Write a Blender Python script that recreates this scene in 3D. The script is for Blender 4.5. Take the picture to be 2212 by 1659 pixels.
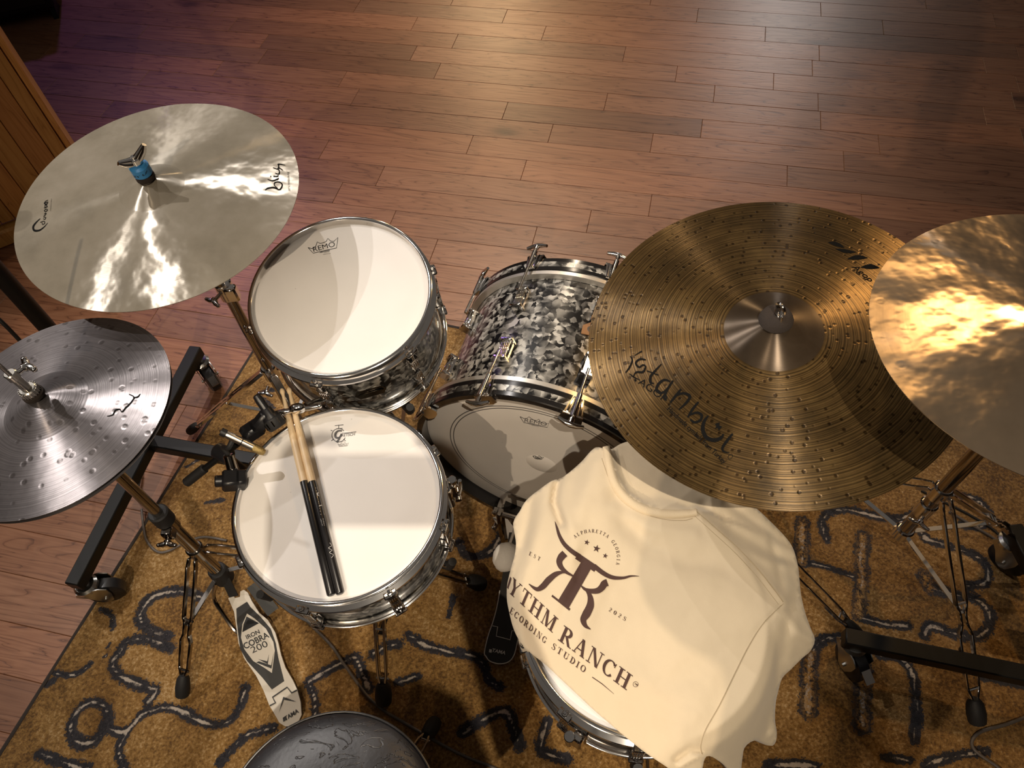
import bpy, bmesh, math, random
import numpy as np
from mathutils import Vector, Matrix, noise

random.seed(7)
S = bpy.context.scene
for o in list(bpy.data.objects):
    bpy.data.objects.remove(o)
COL = S.collection
R = math.radians

# ------------------------------------------------------------------ camera
IW, IH, FPX = 2212.0, 1659.0, 1600.0
CAM_H, PITCH, ROLL = 1.80, R(55.0), R(5.0)
_f = Vector((0, math.cos(PITCH), -math.sin(PITCH)))
_d = Vector((0, -math.sin(PITCH), -math.cos(PITCH)))
_x = Vector((1, 0, 0))
CX = _x * math.cos(ROLL) + _d * math.sin(ROLL)
CD = -_x * math.sin(ROLL) + _d * math.cos(ROLL)
CF = _f
CPOS = Vector((0, 0, CAM_H))
cam_d = bpy.data.cameras.new('camera')
cam = bpy.data.objects.new('camera', cam_d)
COL.objects.link(cam)
cam_d.sensor_fit = 'HORIZONTAL'
cam_d.sensor_width = 36.0
cam_d.lens = FPX / IW * 36.0
cam_d.clip_start = 0.02
mw = Matrix.Identity(4)
for i in range(3):
    mw[i][0] = CX[i]; mw[i][1] = -CD[i]; mw[i][2] = -CF[i]; mw[i][3] = CPOS[i]
cam.matrix_world = mw
S.camera = cam

# ------------------------------------------------------------------ world, lights, exposure
wd = bpy.data.worlds.new('room_light'); S.world = wd
wd.use_nodes = True
wd.node_tree.nodes['Background'].inputs[0].default_value = (1.0, 0.88, 0.76, 1)
wd.node_tree.nodes['Background'].inputs[1].default_value = 0.09
S.view_settings.view_transform = 'Standard'
S.view_settings.look = 'None'
S.view_settings.gamma = 1.0
S.view_settings.exposure = -0.12
S.view_settings.use_curve_mapping = False

def spot(name, loc, aim, watts, col, size=70, blend=0.5, rad=0.04):
    d = bpy.data.lights.new(name, 'SPOT')
    d.energy = watts; d.color = col; d.spot_size = R(size); d.spot_blend = blend
    d.shadow_soft_size = rad
    o = bpy.data.objects.new(name, d); COL.objects.link(o)
    o.location = loc
    o.rotation_euler = (Vector(aim) - Vector(loc)).to_track_quat('-Z', 'Y').to_euler()
    return o
WARM = (1.0, 0.80, 0.58); NEUT = (1.0, 0.93, 0.87); AMB = (1.0, 0.68, 0.36); VIO = (0.42, 0.22, 1.0)
spot('track_spot_behind_offscreen', (0.343, -0.905, 3.5), (-0.02, 0.46, 0.65), 340, (1.0, .86, .68), 29, .9, .014)
spot('track_spot_behind_left_offscreen', (-1.0, -1.65, 2.85), (0.8, 1.6, 0.2), 185, WARM, 70, .6, .015)
spot('track_spot_left_front_offscreen', (-1.5, 1.95, 2.85), (-0.5, 0.8, 0.4), 100, NEUT, 70, .6, .015)
spot('track_spot_left_offscreen', (-2.0, 1.25, 2.85), (-0.4, 0.8, 0.4), 66, NEUT, 70, .6, .015)
spot('track_spot_front_left_offscreen', (-0.9, 2.8, 2.85), (-0.3, 0.9, 0.4), 58, NEUT, 75, .6, .015)
spot('track_spot_floor_offscreen', (0.2, 3.7, 2.85), (-0.05, 2.5, 0.0), 190, WARM, 66, .9, .05)
spot('track_spot_far_offscreen', (0.2, 8.0, 2.85), (0.05, 3.0, 0.0), 300, AMB, 44, .9, .07)
spot('track_spot_far_right_offscreen', (3.2, 7.7, 2.85), (1.3, 3.0, 0.0), 200, NEUT, 36, .9, .07)
spot('track_spot_right_offscreen', (1.70, 2.14, 2.85), (0.75, 0.55, 0.8), 85, (1.0, .60, .24), 48, .8, .10)
spot('stage_spot_violet_offscreen', (-2.3, 4.9, 2.6), (-1.3, 3.1, 0.0), 55, VIO, 60, .8, .05)

# ------------------------------------------------------------------ projection helpers (photo pixel -> point in the room)
def ray(px, py):
    return CX * ((px - IW / 2) / FPX) + CD * ((py - IH / 2) / FPX) + CF
def at(px, py, z=0.0):
    d = ray(px, py); return CPOS + d * ((z - CAM_H) / d.z)
def on_plane(px, py, P, n):
    d = ray(px, py); return CPOS + d * ((P - CPOS).dot(n) / d.dot(n))
def px_of(P):
    q = Vector(P) - CPOS; z = q.dot(CF)
    return IW / 2 + FPX * q.dot(CX) / z, IH / 2 + FPX * q.dot(CD) / z
def zm(x0, y0, k):
    """reader for points measured in an enlarged crop of the photo"""
    return lambda x, y: (x0 + x / k, y0 + y / k)

# ------------------------------------------------------------------ materials
MATS = {}
def nmat(name):
    m = bpy.data.materials.new(name); m.use_nodes = True
    nt = m.node_tree
    b = nt.nodes['Principled BSDF']
    MATS[name] = m
    return m, nt, b
def N(nt, typ, **kw):
    n = nt.nodes.new(typ)
    for k, v in kw.items():
        if k.startswith('i_'):
            key = k[2:].replace('_', ' ')
            n.inputs[key].default_value = v
        else:
            setattr(n, k, v)
    return n
def L(nt, a, b):
    nt.links.new(a, b)
def ramp(nt, stops, interp='LINEAR'):
    r = nt.nodes.new('ShaderNodeValToRGB'); cr = r.color_ramp; cr.interpolation = interp
    while len(cr.elements) < len(stops): cr.elements.new(0.5)
    for e, (p, c) in zip(cr.elements, stops):
        e.position = p; e.color = (*c, 1) if len(c) == 3 else c
    return r
def simple(name, col, rough=0.5, metal=0.0, bump=0.0, bscale=200, var=0.0, vscale=20, spec=0.5, coat=0.0, sheen=0.0):
    m, nt, b = nmat(name)
    b.inputs['Base Color'].default_value = (*col, 1)
    b.inputs['Roughness'].default_value = rough
    b.inputs['Metallic'].default_value = metal
    b.inputs['Specular IOR Level'].default_value = spec
    b.inputs['Coat Weight'].default_value = coat
    b.inputs['Sheen Weight'].default_value = sheen
    tc = N(nt, 'ShaderNodeTexCoord')
    if var:
        n = N(nt, 'ShaderNodeTexNoise', i_Scale=vscale, i_Detail=5.0)
        L(nt, tc.outputs['Object'], n.inputs['Vector'])
        r = ramp(nt, [(0.3, tuple(c * (1 - var) for c in col)), (0.7, tuple(min(1, c * (1 + var)) for c in col))])
        L(nt, n.outputs['Fac'], r.inputs['Fac']); L(nt, r.outputs['Color'], b.inputs['Base Color'])
    if bump:
        n = N(nt, 'ShaderNodeTexNoise', i_Scale=bscale, i_Detail=3.0)
        L(nt, tc.outputs['Object'], n.inputs['Vector'])
        bp = N(nt, 'ShaderNodeBump', i_Strength=bump, i_Distance=0.001)
        L(nt, n.outputs['Fac'], bp.inputs['Height']); L(nt, bp.outputs['Normal'], b.inputs['Normal'])
    return m

simple('chrome', (0.86, 0.84, 0.82), 0.11, 1.0, var=0.05, vscale=30)
simple('dark_chrome', (0.40, 0.37, 0.34), 0.12, 1.0, var=0.08, vscale=30)
simple('black_metal', (0.006, 0.006, 0.006), 0.45, 0.0, spec=.3, bump=0.15, bscale=600)
simple('rubber', (0.010, 0.010, 0.011), 0.65, 0.0, bump=0.3, bscale=400)
simple('black_plastic', (0.011, 0.011, 0.013), 0.35)
simple('silver_satin', (0.66, 0.63, 0.58), 0.28, 1.0)
simple('zinc', (0.60, 0.60, 0.58), 0.25, 1.0)
simple('felt', (0.03, 0.022, 0.018), 0.95, bump=0.8, bscale=500)
simple('blue_plastic', (0.045, 0.27, 0.62), 0.45)
simple('aluminium', (0.72, 0.69, 0.64), 0.35, 0.8)
simple('ink', (0.012, 0.012, 0.013), 0.45)
simple('faint_ink', (0.05, 0.042, 0.033), 0.6, spec=.1)
simple('matte_ink', (0.008, 0.008, 0.008), 0.8, spec=.05)
simple('white_ink', (0.75, 0.74, 0.72), 0.5)
simple('shirt_ink', (0.058, 0.026, 0.019), 0.8)
simple('grey_ink', (0.10, 0.095, 0.095), 0.5)
simple('cable_grey', (0.10, 0.085, 0.075), 0.5)
simple('cable_black', (0.012, 0.012, 0.012), 0.5)
simple('stick_black', (0.013, 0.012, 0.013), 0.28, coat=0.3)
simple('brass_mesh', (0.45, 0.33, 0.14), 0.35, 1.0, bump=1.0, bscale=900)
simple('leather_tag', (0.42, 0.22, 0.10), 0.7, bump=0.4, bscale=300)
simple('beater_fleece', (0.74, 0.71, 0.66), 0.95, bump=1.0, bscale=160, sheen=0.5)
simple('pedal_white', (0.56, 0.52, 0.45), 0.45)
simple('pedal_black', (0.014, 0.013, 0.012), 0.45)
simple('badge', (0.06, 0.05, 0.04), 0.2, 1.0, bump=0.3, bscale=300)
simple('studio_wall', (0.10, 0.075, 0.055), 0.8, bump=0.3, bscale=60)
simple('jacket', (0.02, 0.02, 0.025), 0.85)
simple('phone_black', (0.01, 0.01, 0.012), 0.2)
simple('dark_void', (0.006, 0.005, 0.005), 0.8)
simple('amp_black', (0.010, 0.009, 0.010), 0.6, bump=0.4, bscale=300)

def head_mat(name, col, rough, dif=0.03):
    m, nt, b = nmat(name)
    tc = N(nt, 'ShaderNodeTexCoord')
    n = N(nt, 'ShaderNodeTexNoise', i_Scale=14.0, i_Detail=6.0)
    L(nt, tc.outputs['Object'], n.inputs['Vector'])
    r = ramp(nt, [(0.35, tuple(c * (1 - dif) for c in col)), (0.65, col)])
    L(nt, n.outputs['Fac'], r.inputs['Fac'])
    # stick marks: tiny dark specks
    v = N(nt, 'ShaderNodeTexVoronoi', i_Scale=26.0)
    L(nt, tc.outputs['Object'], v.inputs['Vector'])
    lt = N(nt, 'ShaderNodeMath', operation='LESS_THAN'); lt.inputs[1].default_value = 0.035
    L(nt, v.outputs['Distance'], lt.inputs[0])
    mx = N(nt, 'ShaderNodeMix', data_type='RGBA')
    L(nt, lt.outputs[0], mx.inputs[0]); L(nt, r.outputs['Color'], mx.inputs[6])
    mx.inputs[7].default_value = (*[c * 0.75 for c in col], 1)
    L(nt, mx.outputs[2], b.inputs['Base Color'])
    b.inputs['Roughness'].default_value = rough
    nb = N(nt, 'ShaderNodeTexNoise', i_Scale=900.0, i_Detail=2.0)
    L(nt, tc.outputs['Object'], nb.inputs['Vector'])
    bp = N(nt, 'ShaderNodeBump', i_Strength=0.12, i_Distance=0.0005)
    L(nt, nb.outputs['Fac'], bp.inputs['Height']); L(nt, bp.outputs['Normal'], b.inputs['Normal'])
head_mat('head_coated', (0.80, 0.775, 0.75), 0.45)
head_mat('head_bass', (0.64, 0.60, 0.55), 0.35)

def pearl(name, scale, lo, hi, gain):
    """black-and-grey pearl drum wrap: overlapping folded flakes, each shaded across its width"""
    m, nt, b = nmat(name)
    tc = N(nt, 'ShaderNodeTexCoord')
    def layer(sc, warp, seed):
        mp = N(nt, 'ShaderNodeMapping'); mp.inputs['Location'].default_value = (seed, seed * 2.3, seed * .7); L(nt, tc.outputs['Object'], mp.inputs['Vector'])
        wn = N(nt, 'ShaderNodeTexNoise', i_Scale=sc * 0.6, i_Detail=3.0); L(nt, mp.outputs[0], wn.inputs['Vector'])
        sub = N(nt, 'ShaderNodeVectorMath', operation='SUBTRACT'); sub.inputs[1].default_value = (0.5, 0.5, 0.5); L(nt, wn.outputs['Color'], sub.inputs[0])
        scl = N(nt, 'ShaderNodeVectorMath', operation='SCALE'); scl.inputs['Scale'].default_value = warp / sc; L(nt, sub.outputs[0], scl.inputs[0])
        ad = N(nt, 'ShaderNodeVectorMath', operation='ADD'); L(nt, mp.outputs[0], ad.inputs[0]); L(nt, scl.outputs[0], ad.inputs[1])
        v1 = N(nt, 'ShaderNodeTexVoronoi', i_Scale=sc); L(nt, ad.outputs[0], v1.inputs['Vector'])
        vs = N(nt, 'ShaderNodeVectorMath', operation='SUBTRACT'); L(nt, ad.outputs[0], vs.inputs[0]); L(nt, v1.outputs['Position'], vs.inputs[1])
        rd = N(nt, 'ShaderNodeVectorMath', operation='SUBTRACT'); rd.inputs[1].default_value = (0.5, 0.5, 0.5); L(nt, v1.outputs['Color'], rd.inputs[0])
        dt = N(nt, 'ShaderNodeVectorMath', operation='DOT_PRODUCT'); L(nt, vs.outputs[0], dt.inputs[0]); L(nt, rd.outputs[0], dt.inputs[1])
        mu = N(nt, 'ShaderNodeMath', operation='MULTIPLY_ADD', use_clamp=True); mu.inputs[1].default_value = sc * 2.2; mu.inputs[2].default_value = 0.45; L(nt, dt.outputs['Value'], mu.inputs[0])
        return mu.outputs[0]
    l1 = layer(scale * .8, 2.2, 0.0); l2 = layer(scale * 1.7, 1.9, 5.3)
    l1b = N(nt, 'ShaderNodeMath', operation='MULTIPLY_ADD'); l1b.inputs[1].default_value = .68; l1b.inputs[2].default_value = .32; L(nt, l1, l1b.inputs[0]); l1 = l1b.outputs[0]
    mm = N(nt, 'ShaderNodeMath', operation='MULTIPLY'); L(nt, l1, mm.inputs[0]); L(nt, l2, mm.inputs[1])
    m3 = N(nt, 'ShaderNodeMath', operation='MULTIPLY'); m3.inputs[1].default_value = gain; L(nt, mm.outputs[0], m3.inputs[0])
    r = ramp(nt, [(0.04, lo), (0.22, tuple(a * .8 + c * 0.12 for a, c in zip(lo, hi))), (0.5, tuple(c * .45 for c in hi)), (0.9, hi)])
    L(nt, m3.outputs[0], r.inputs['Fac']); L(nt, r.outputs['Color'], b.inputs['Base Color'])
    b.inputs['Roughness'].default_value = 0.28
    b.inputs['Metallic'].default_value = 0.25
    b.inputs['Coat Weight'].default_value = 0.8
    b.inputs['Coat Roughness'].default_value = 0.08
pearl('pearl_bass', 34, (0.006, 0.006, 0.007), (0.52, 0.51, 0.48), 1.6)
pearl('pearl_drum', 40, (0.005, 0.005, 0.005), (0.34, 0.33, 0.30), 1.5)
simple('black_lacquer', (0.010, 0.009, 0.009), 0.16, coat=0.6)

def cymbal_mat(name, cols, rough, aniso, metal, ring=0.0, rscale=260, dimple=0.0, dscale=40, dspot=0.0, wave=0.0, wscale=9, patch=5.0, ringcol=0.0):
    """lathed bronze: rings, hammer dimples and patina around the local Z axis"""
    m, nt, b = nmat(name)
    tc = N(nt, 'ShaderNodeTexCoord')
    sep = N(nt, 'ShaderNodeSeparateXYZ'); L(nt, tc.outputs['Object'], sep.inputs[0])
    fl = N(nt, 'ShaderNodeCombineXYZ'); L(nt, sep.outputs[0], fl.inputs[0]); L(nt, sep.outputs[1], fl.inputs[1])
    ln = N(nt, 'ShaderNodeVectorMath', operation='LENGTH'); L(nt, fl.outputs[0], ln.inputs[0])
    rv = N(nt, 'ShaderNodeCombineXYZ'); L(nt, ln.outputs['Value'], rv.inputs[0])
    # rings get a slight wobble so that they are not one clean spiral
    wob = N(nt, 'ShaderNodeTexNoise', i_Scale=14.0, i_Detail=2.0); L(nt, fl.outputs[0], wob.inputs['Vector'])
    wm = N(nt, 'ShaderNodeMath', operation='MULTIPLY_ADD'); wm.inputs[1].default_value = 0.004
    L(nt, wob.outputs['Fac'], wm.inputs[0]); L(nt, ln.outputs['Value'], wm.inputs[2])
    rn = N(nt, 'ShaderNodeTexNoise', noise_dimensions='1D', i_Scale=float(rscale), i_Detail=2.0)
    L(nt, wm.outputs[0], rn.inputs['W'])
    pn = N(nt, 'ShaderNodeTexNoise', i_Scale=patch, i_Detail=7.0, i_Roughness=0.62); L(nt, fl.outputs[0], pn.inputs['Vector'])
    r = ramp(nt, [(0.32, cols[0]), (0.5, cols[1]), (0.68, cols[2])])
    L(nt, pn.outputs['Fac'], r.inputs['Fac'])
    colout = r.outputs['Color']
    if ringcol:
        rr = ramp(nt, [(0.42, (1 - ringcol,) * 3), (0.58, (1, 1, 1))])
        L(nt, rn.outputs['Fac'], rr.inputs['Fac'])
        mx = N(nt, 'ShaderNodeMix', data_type='RGBA', blend_type='MULTIPLY'); mx.inputs[0].default_value = 1.0
        L(nt, colout, mx.inputs[6]); L(nt, rr.outputs['Color'], mx.inputs[7]); colout = mx.outputs[2]
    vor = N(nt, 'ShaderNodeTexVoronoi', i_Scale=float(dscale)); L(nt, fl.outputs[0], vor.inputs['Vector'])
    dm = N(nt, 'ShaderNodeMapRange', interpolation_type='SMOOTHSTEP'); dm.inputs['From Min'].default_value = 0.12; dm.inputs['From Max'].default_value = 0.30
    L(nt, vor.outputs['Distance'], dm.inputs['Value'])
    if dspot:
        mx = N(nt, 'ShaderNodeMix', data_type='RGBA', blend_type='MULTIPLY')
        iv = N(nt, 'ShaderNodeMath', operation='MULTIPLY_ADD'); iv.inputs[1].default_value = -dspot; iv.inputs[2].default_value = dspot
        L(nt, dm.outputs[0], iv.inputs[0]); L(nt, iv.outputs[0], mx.inputs[0])
        L(nt, colout, mx.inputs[6]); mx.inputs[7].default_value = (0.25, 0.22, 0.2, 1); colout = mx.outputs[2]
    L(nt, colout, b.inputs['Base Color'])
    b.inputs['Metallic'].default_value = metal
    b.inputs['Roughness'].default_value = rough
    b.inputs['Anisotropic'].default_value = aniso; b.inputs['Anisotropic Rotation'].default_value = 0.25
    tg = N(nt, 'ShaderNodeTangent', direction_type='RADIAL', axis='Z')
    L(nt, tg.outputs[0], b.inputs['Tangent'])
    prev = None
    for fac, out, dist in ((wave, None, 0.004), (dimple, dm.outputs[0], 0.0012), (ring, rn.outputs['Fac'], 0.0006)):
        if not fac: continue
        if out is None:
            wn = N(nt, 'ShaderNodeTexNoise', i_Scale=float(wscale), i_Detail=2.5); L(nt, fl.outputs[0], wn.inputs['Vector']); out = wn.outputs['Fac']
        bp = N(nt, 'ShaderNodeBump', i_Strength=fac, i_Distance=dist)
        L(nt, out, bp.inputs['Height'])
        if prev: L(nt, prev.outputs['Normal'], bp.inputs['Normal'])
        prev = bp
    if prev: L(nt, prev.outputs['Normal'], b.inputs['Normal'])
cymbal_mat('bronze_pale', ((0.21, 0.185, 0.14), (0.29, 0.255, 0.195), (0.36, 0.32, 0.255)), 0.24, 1.0, 0.22, ring=0.08, rscale=420, wave=0.42, wscale=15, dimple=0.03, dscale=26, patch=6)
cymbal_mat('bronze_dark', ((0.088, 0.057, 0.025), (0.17, 0.105, 0.040), (0.27, 0.172, 0.066)), 0.33, 0.9, 0.62, ring=0.60, rscale=420, dimple=0.18, dscale=80, dspot=0.9, wave=0.12, wscale=18, patch=9, ringcol=0.60)
cymbal_mat('bronze_bell', ((0.050, 0.036, 0.024), (0.075, 0.054, 0.036), (0.10, 0.072, 0.047)), 0.34, 0.9, 0.60, ring=0.12, rscale=900, patch=8)
cymbal_mat('bronze_grey', ((0.14, 0.129, 0.133), (0.20, 0.184, 0.189), (0.25, 0.23, 0.236)), 0.32, 0.9, 0.70, ring=0.30, rscale=420, dimple=0.12, dscale=50, dspot=0.5, wave=0.16, wscale=14, patch=7, ringcol=0.22)
cymbal_mat('bronze_mirror', ((0.27, 0.205, 0.14), (0.34, 0.262, 0.182), (0.39, 0.31, 0.23)), 0.20, 1.0, 0.78, ring=0.03, rscale=420, wave=0.40, wscale=18, dimple=0.05, dscale=40, patch=6)

def wood_mat(name, c0, c1, c2, scale=1.0, rough=0.38, use_obj=True, knots=True, along='X', coat=0.0, bumps=0.25):
    """plank: long grain along local X, colour shifted by the plank's own colour"""
    m, nt, b = nmat(name)
    tc = N(nt, 'ShaderNodeTexCoord')
    oi = N(nt, 'ShaderNodeObjectInfo')
    off = N(nt, 'ShaderNodeMath', operation='MULTIPLY'); off.inputs[1].default_value = 37.0; L(nt, oi.outputs['Random'], off.inputs[0])
    cb = N(nt, 'ShaderNodeCombineXYZ'); L(nt, off.outputs[0], cb.inputs[0]); L(nt, off.outputs[0], cb.inputs[2])
    ad = N(nt, 'ShaderNodeVectorMath', operation='ADD'); L(nt, tc.outputs['Object'], ad.inputs[0]); L(nt, cb.outputs[0], ad.inputs[1])
    mp = N(nt, 'ShaderNodeMapping')
    sc = {'X': (1.6, 16, 16), 'Z': (16, 16, 1.6)}[along]
    mp.inputs['Scale'].default_value = tuple(s * scale for s in sc); L(nt, ad.outputs[0], mp.inputs['Vector'])
    n1 = N(nt, 'ShaderNodeTexNoise', i_Scale=1.0, i_Detail=3.0, i_Distortion=0.6); L(nt, mp.outputs[0], n1.inputs['Vector'])
    # cathedral grain: contour lines of the stretched noise
    k = N(nt, 'ShaderNodeMath', operation='MULTIPLY'); k.inputs[1].default_value = 11.0; L(nt, n1.outputs['Fac'], k.inputs[0])
    fr = N(nt, 'ShaderNodeMath', operation='FRACT'); L(nt, k.outputs[0], fr.inputs[0])
    gr = ramp(nt, [(0.0, (0.0,) * 3), (0.12, (0.75,) * 3), (0.6, (1,) * 3), (1.0, (0.55,) * 3)]); L(nt, fr.outputs[0], gr.inputs['Fac'])
    mp2 = N(nt, 'ShaderNodeMapping'); sc2 = {'X': (7, 160, 160), 'Z': (160, 160, 7)}[along]
    mp2.inputs['Scale'].default_value = tuple(s * scale for s in sc2); L(nt, ad.outputs[0], mp2.inputs['Vector'])
    n2 = N(nt, 'ShaderNodeTexNoise', i_Scale=1.0, i_Detail=3.0); L(nt, mp2.outputs[0], n2.inputs['Vector'])
    mg = N(nt, 'ShaderNodeMix', data_type='RGBA', blend_type='MIX'); mg.inputs[0].default_value = 0.55
    L(nt, gr.outputs['Color'], mg.inputs[6]); L(nt, n2.outputs['Fac'], mg.inputs[7])
    r = ramp(nt, [(0.25, c0), (0.55, c1), (0.85, c2)]); L(nt, mg.outputs[2], r.inputs['Fac'])
    colout = r.outputs['Color']
    mx = N(nt, 'ShaderNodeMix', data_type='RGBA', blend_type='MULTIPLY'); mx.inputs[0].default_value = 1.0
    L(nt, colout, mx.inputs[6]); L(nt, oi.outputs['Color'], mx.inputs[7]); colout = mx.outputs[2]
    if knots:
        mk = N(nt, 'ShaderNodeMapping'); mk.inputs['Scale'].default_value = {'X': (1.9, 4.2, 4.2), 'Z': (4.2, 4.2, 1.9)}[along]; L(nt, ad.outputs[0], mk.inputs['Vector'])
        vk = N(nt, 'ShaderNodeTexVoronoi', i_Scale=1.0); L(nt, mk.outputs[0], vk.inputs['Vector'])
        kr = ramp(nt, [(0.05, (0.30, 0.26, 0.25)), (0.12, (0.75, 0.7, 0.7)), (0.2, (1, 1, 1))]); L(nt, vk.outputs['Distance'], kr.inputs['Fac'])
        m5 = N(nt, 'ShaderNodeMix', data_type='RGBA', blend_type='MULTIPLY'); m5.inputs[0].default_value = 1.0
        L(nt, colout, m5.inputs[6]); L(nt, kr.outputs['Color'], m5.inputs[7]); colout = m5.outputs[2]
    L(nt, colout, b.inputs['Base Color'])
    b.inputs['Roughness'].default_value = rough
    b.inputs['Coat Weight'].default_value = coat; b.inputs['Coat Roughness'].default_value = 0.3
    bp = N(nt, 'ShaderNodeBump', i_Strength=bumps, i_Distance=0.0012)
    L(nt, mg.outputs[2], bp.inputs['Height']); L(nt, bp.outputs['Normal'], b.inputs['Normal'])
wood_mat('floor_oak', (0.098, 0.039, 0.020), (0.215, 0.094, 0.048), (0.300, 0.146, 0.080), rough=0.40)
wood_mat('honey_wood', (0.30, 0.135, 0.030), (0.50, 0.25, 0.062), (0.62, 0.34, 0.10), scale=0.8, rough=0.4, along='Z', coat=0.2)
wood_mat('hickory', (0.55, 0.38, 0.20), (0.68, 0.50, 0.29), (0.78, 0.61, 0.40), scale=2.5, rough=0.4, knots=False, along='Z', bumps=0.1)

def rug_mat():
    m, nt, b = nmat('rug_pile')
    tc = N(nt, 'ShaderNodeTexCoord')
    n1 = N(nt, 'ShaderNodeTexNoise', i_Scale=4.5, i_Detail=8.0, i_Roughness=0.65, i_Distortion=0.8); L(nt, tc.outputs['Object'], n1.inputs['Vector'])
    n2 = N(nt, 'ShaderNodeTexNoise', i_Scale=150.0, i_Detail=4.0, i_Roughness=0.7); L(nt, tc.outputs['Object'], n2.inputs['Vector'])
    n3 = N(nt, 'ShaderNodeTexNoise', i_Scale=24.0, i_Detail=4.0); L(nt, tc.outputs['Object'], n3.inputs['Vector'])
    r = ramp(nt, [(0.34, (0.080, 0.037, 0.008)), (0.48, (0.20, 0.103, 0.025)), (0.58, (0.285, 0.160, 0.048)), (0.69, (0.44, 0.295, 0.14))])
    ma = N(nt, 'ShaderNodeMath', operation='MULTIPLY_ADD'); ma.inputs[1].default_value = 0.85; L(nt, n2.outputs['Fac'], ma.inputs[0])
    mb = N(nt, 'ShaderNodeMath', operation='MULTIPLY_ADD'); mb.inputs[1].default_value = 0.60; mb.inputs[2].default_value = -0.22
    L(nt, n1.outputs['Fac'], mb.inputs[0]); L(nt, mb.outputs[0], ma.inputs[2]); L(nt, ma.outputs[0], r.inputs['Fac'])
    at_ = N(nt, 'ShaderNodeAttribute', attribute_name='stroke')
    # stroke attribute: 1 on the centre line of a woven mark, 0 at its rim
    wob = N(nt, 'ShaderNodeMath', operation='MULTIPLY_ADD'); wob.inputs[1].default_value = 2.0; wob.inputs[2].default_value = -1.0
    L(nt, n2.outputs['Fac'], wob.inputs[0])
    wob2 = N(nt, 'ShaderNodeMath', operation='MULTIPLY_ADD'); wob2.inputs[1].default_value = 1.0
    L(nt, n3.outputs['Fac'], wob2.inputs[0]); L(nt, wob.outputs[0], wob2.inputs[2])
    s = N(nt, 'ShaderNodeMath', operation='ADD'); L(nt, at_.outputs['Fac'], s.inputs[0]); L(nt, wob2.outputs[0], s.inputs[1])
    msk = N(nt, 'ShaderNodeMapRange'); msk.inputs['From Min'].default_value = 0.72; msk.inputs['From Max'].default_value = 0.84; L(nt, s.outputs[0], msk.inputs['Value'])
    g1 = N(nt, 'ShaderNodeMapRange'); g1.inputs['From Min'].default_value = 0.02; g1.inputs['From Max'].default_value = 0.14; L(nt, at_.outputs['Fac'], g1.inputs['Value'])
    g2 = N(nt, 'ShaderNodeMath', operation='MULTIPLY'); L(nt, msk.outputs[0], g2.inputs[0]); L(nt, g1.outputs[0], g2.inputs[1])
    dark = ramp(nt, [(0.35, (0.006, 0.006, 0.010)), (0.65, (0.030, 0.027, 0.032))]); L(nt, n2.outputs['Fac'], dark.inputs['Fac'])
    # pale fleck where the mark's core shows
    fl = N(nt, 'ShaderNodeTexNoise', i_Scale=16.0, i_Detail=9.0, i_Roughness=0.75); L(nt, tc.outputs['Object'], fl.inputs['Vector'])
    fa = N(nt, 'ShaderNodeMath', operation='MULTIPLY_ADD'); fa.inputs[1].default_value = 1.5
    L(nt, fl.outputs['Fac'], fa.inputs[0]); L(nt, at_.outputs['Fac'], fa.inputs[2])
    fm = N(nt, 'ShaderNodeMapRange'); fm.inputs['From Min'].default_value = 1.58; fm.inputs['From Max'].default_value = 1.70; L(nt, fa.outputs[0], fm.inputs['Value'])
    mw_ = N(nt, 'ShaderNodeMix', data_type='RGBA'); L(nt, fm.outputs[0], mw_.inputs[0]); L(nt, dark.outputs['Color'], mw_.inputs[6]); mw_.inputs[7].default_value = (0.42, 0.36, 0.30, 1)
    mx = N(nt, 'ShaderNodeMix', data_type='RGBA'); L(nt, g2.outputs[0], mx.inputs[0]); L(nt, r.outputs['Color'], mx.inputs[6]); L(nt, mw_.outputs[2], mx.inputs[7])
    co = N(nt, 'ShaderNodeAttribute', attribute_name='core')
    cg = N(nt, 'ShaderNodeMath', operation='MULTIPLY', use_clamp=True); L(nt, co.outputs['Fac'], cg.inputs[0])
    cn = N(nt, 'ShaderNodeMapRange'); cn.inputs['From Min'].default_value = 0.40; cn.inputs['From Max'].default_value = 0.55; L(nt, n2.outputs['Fac'], cn.inputs['Value']); L(nt, cn.outputs[0], cg.inputs[1])
    my = N(nt, 'ShaderNodeMix', data_type='RGBA'); L(nt, cg.outputs[0], my.inputs[0]); L(nt, mx.outputs[2], my.inputs[6]); L(nt, r.outputs['Color'], my.inputs[7])
    L(nt, my.outputs[2], b.inputs['Base Color'])
    b.inputs['Roughness'].default_value = 0.85; b.inputs['Sheen Weight'].default_value = 0.25; b.inputs['Specular IOR Level'].default_value = 0.2
    bp = N(nt, 'ShaderNodeBump', i_Strength=0.9, i_Distance=0.004); L(nt, n2.outputs['Fac'], bp.inputs['Height'])
    L(nt, bp.outputs['Normal'], b.inputs['Normal'])
rug_mat()
simple('rug_binding', (0.03, 0.022, 0.018), 0.9, bump=0.6, bscale=300)

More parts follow.
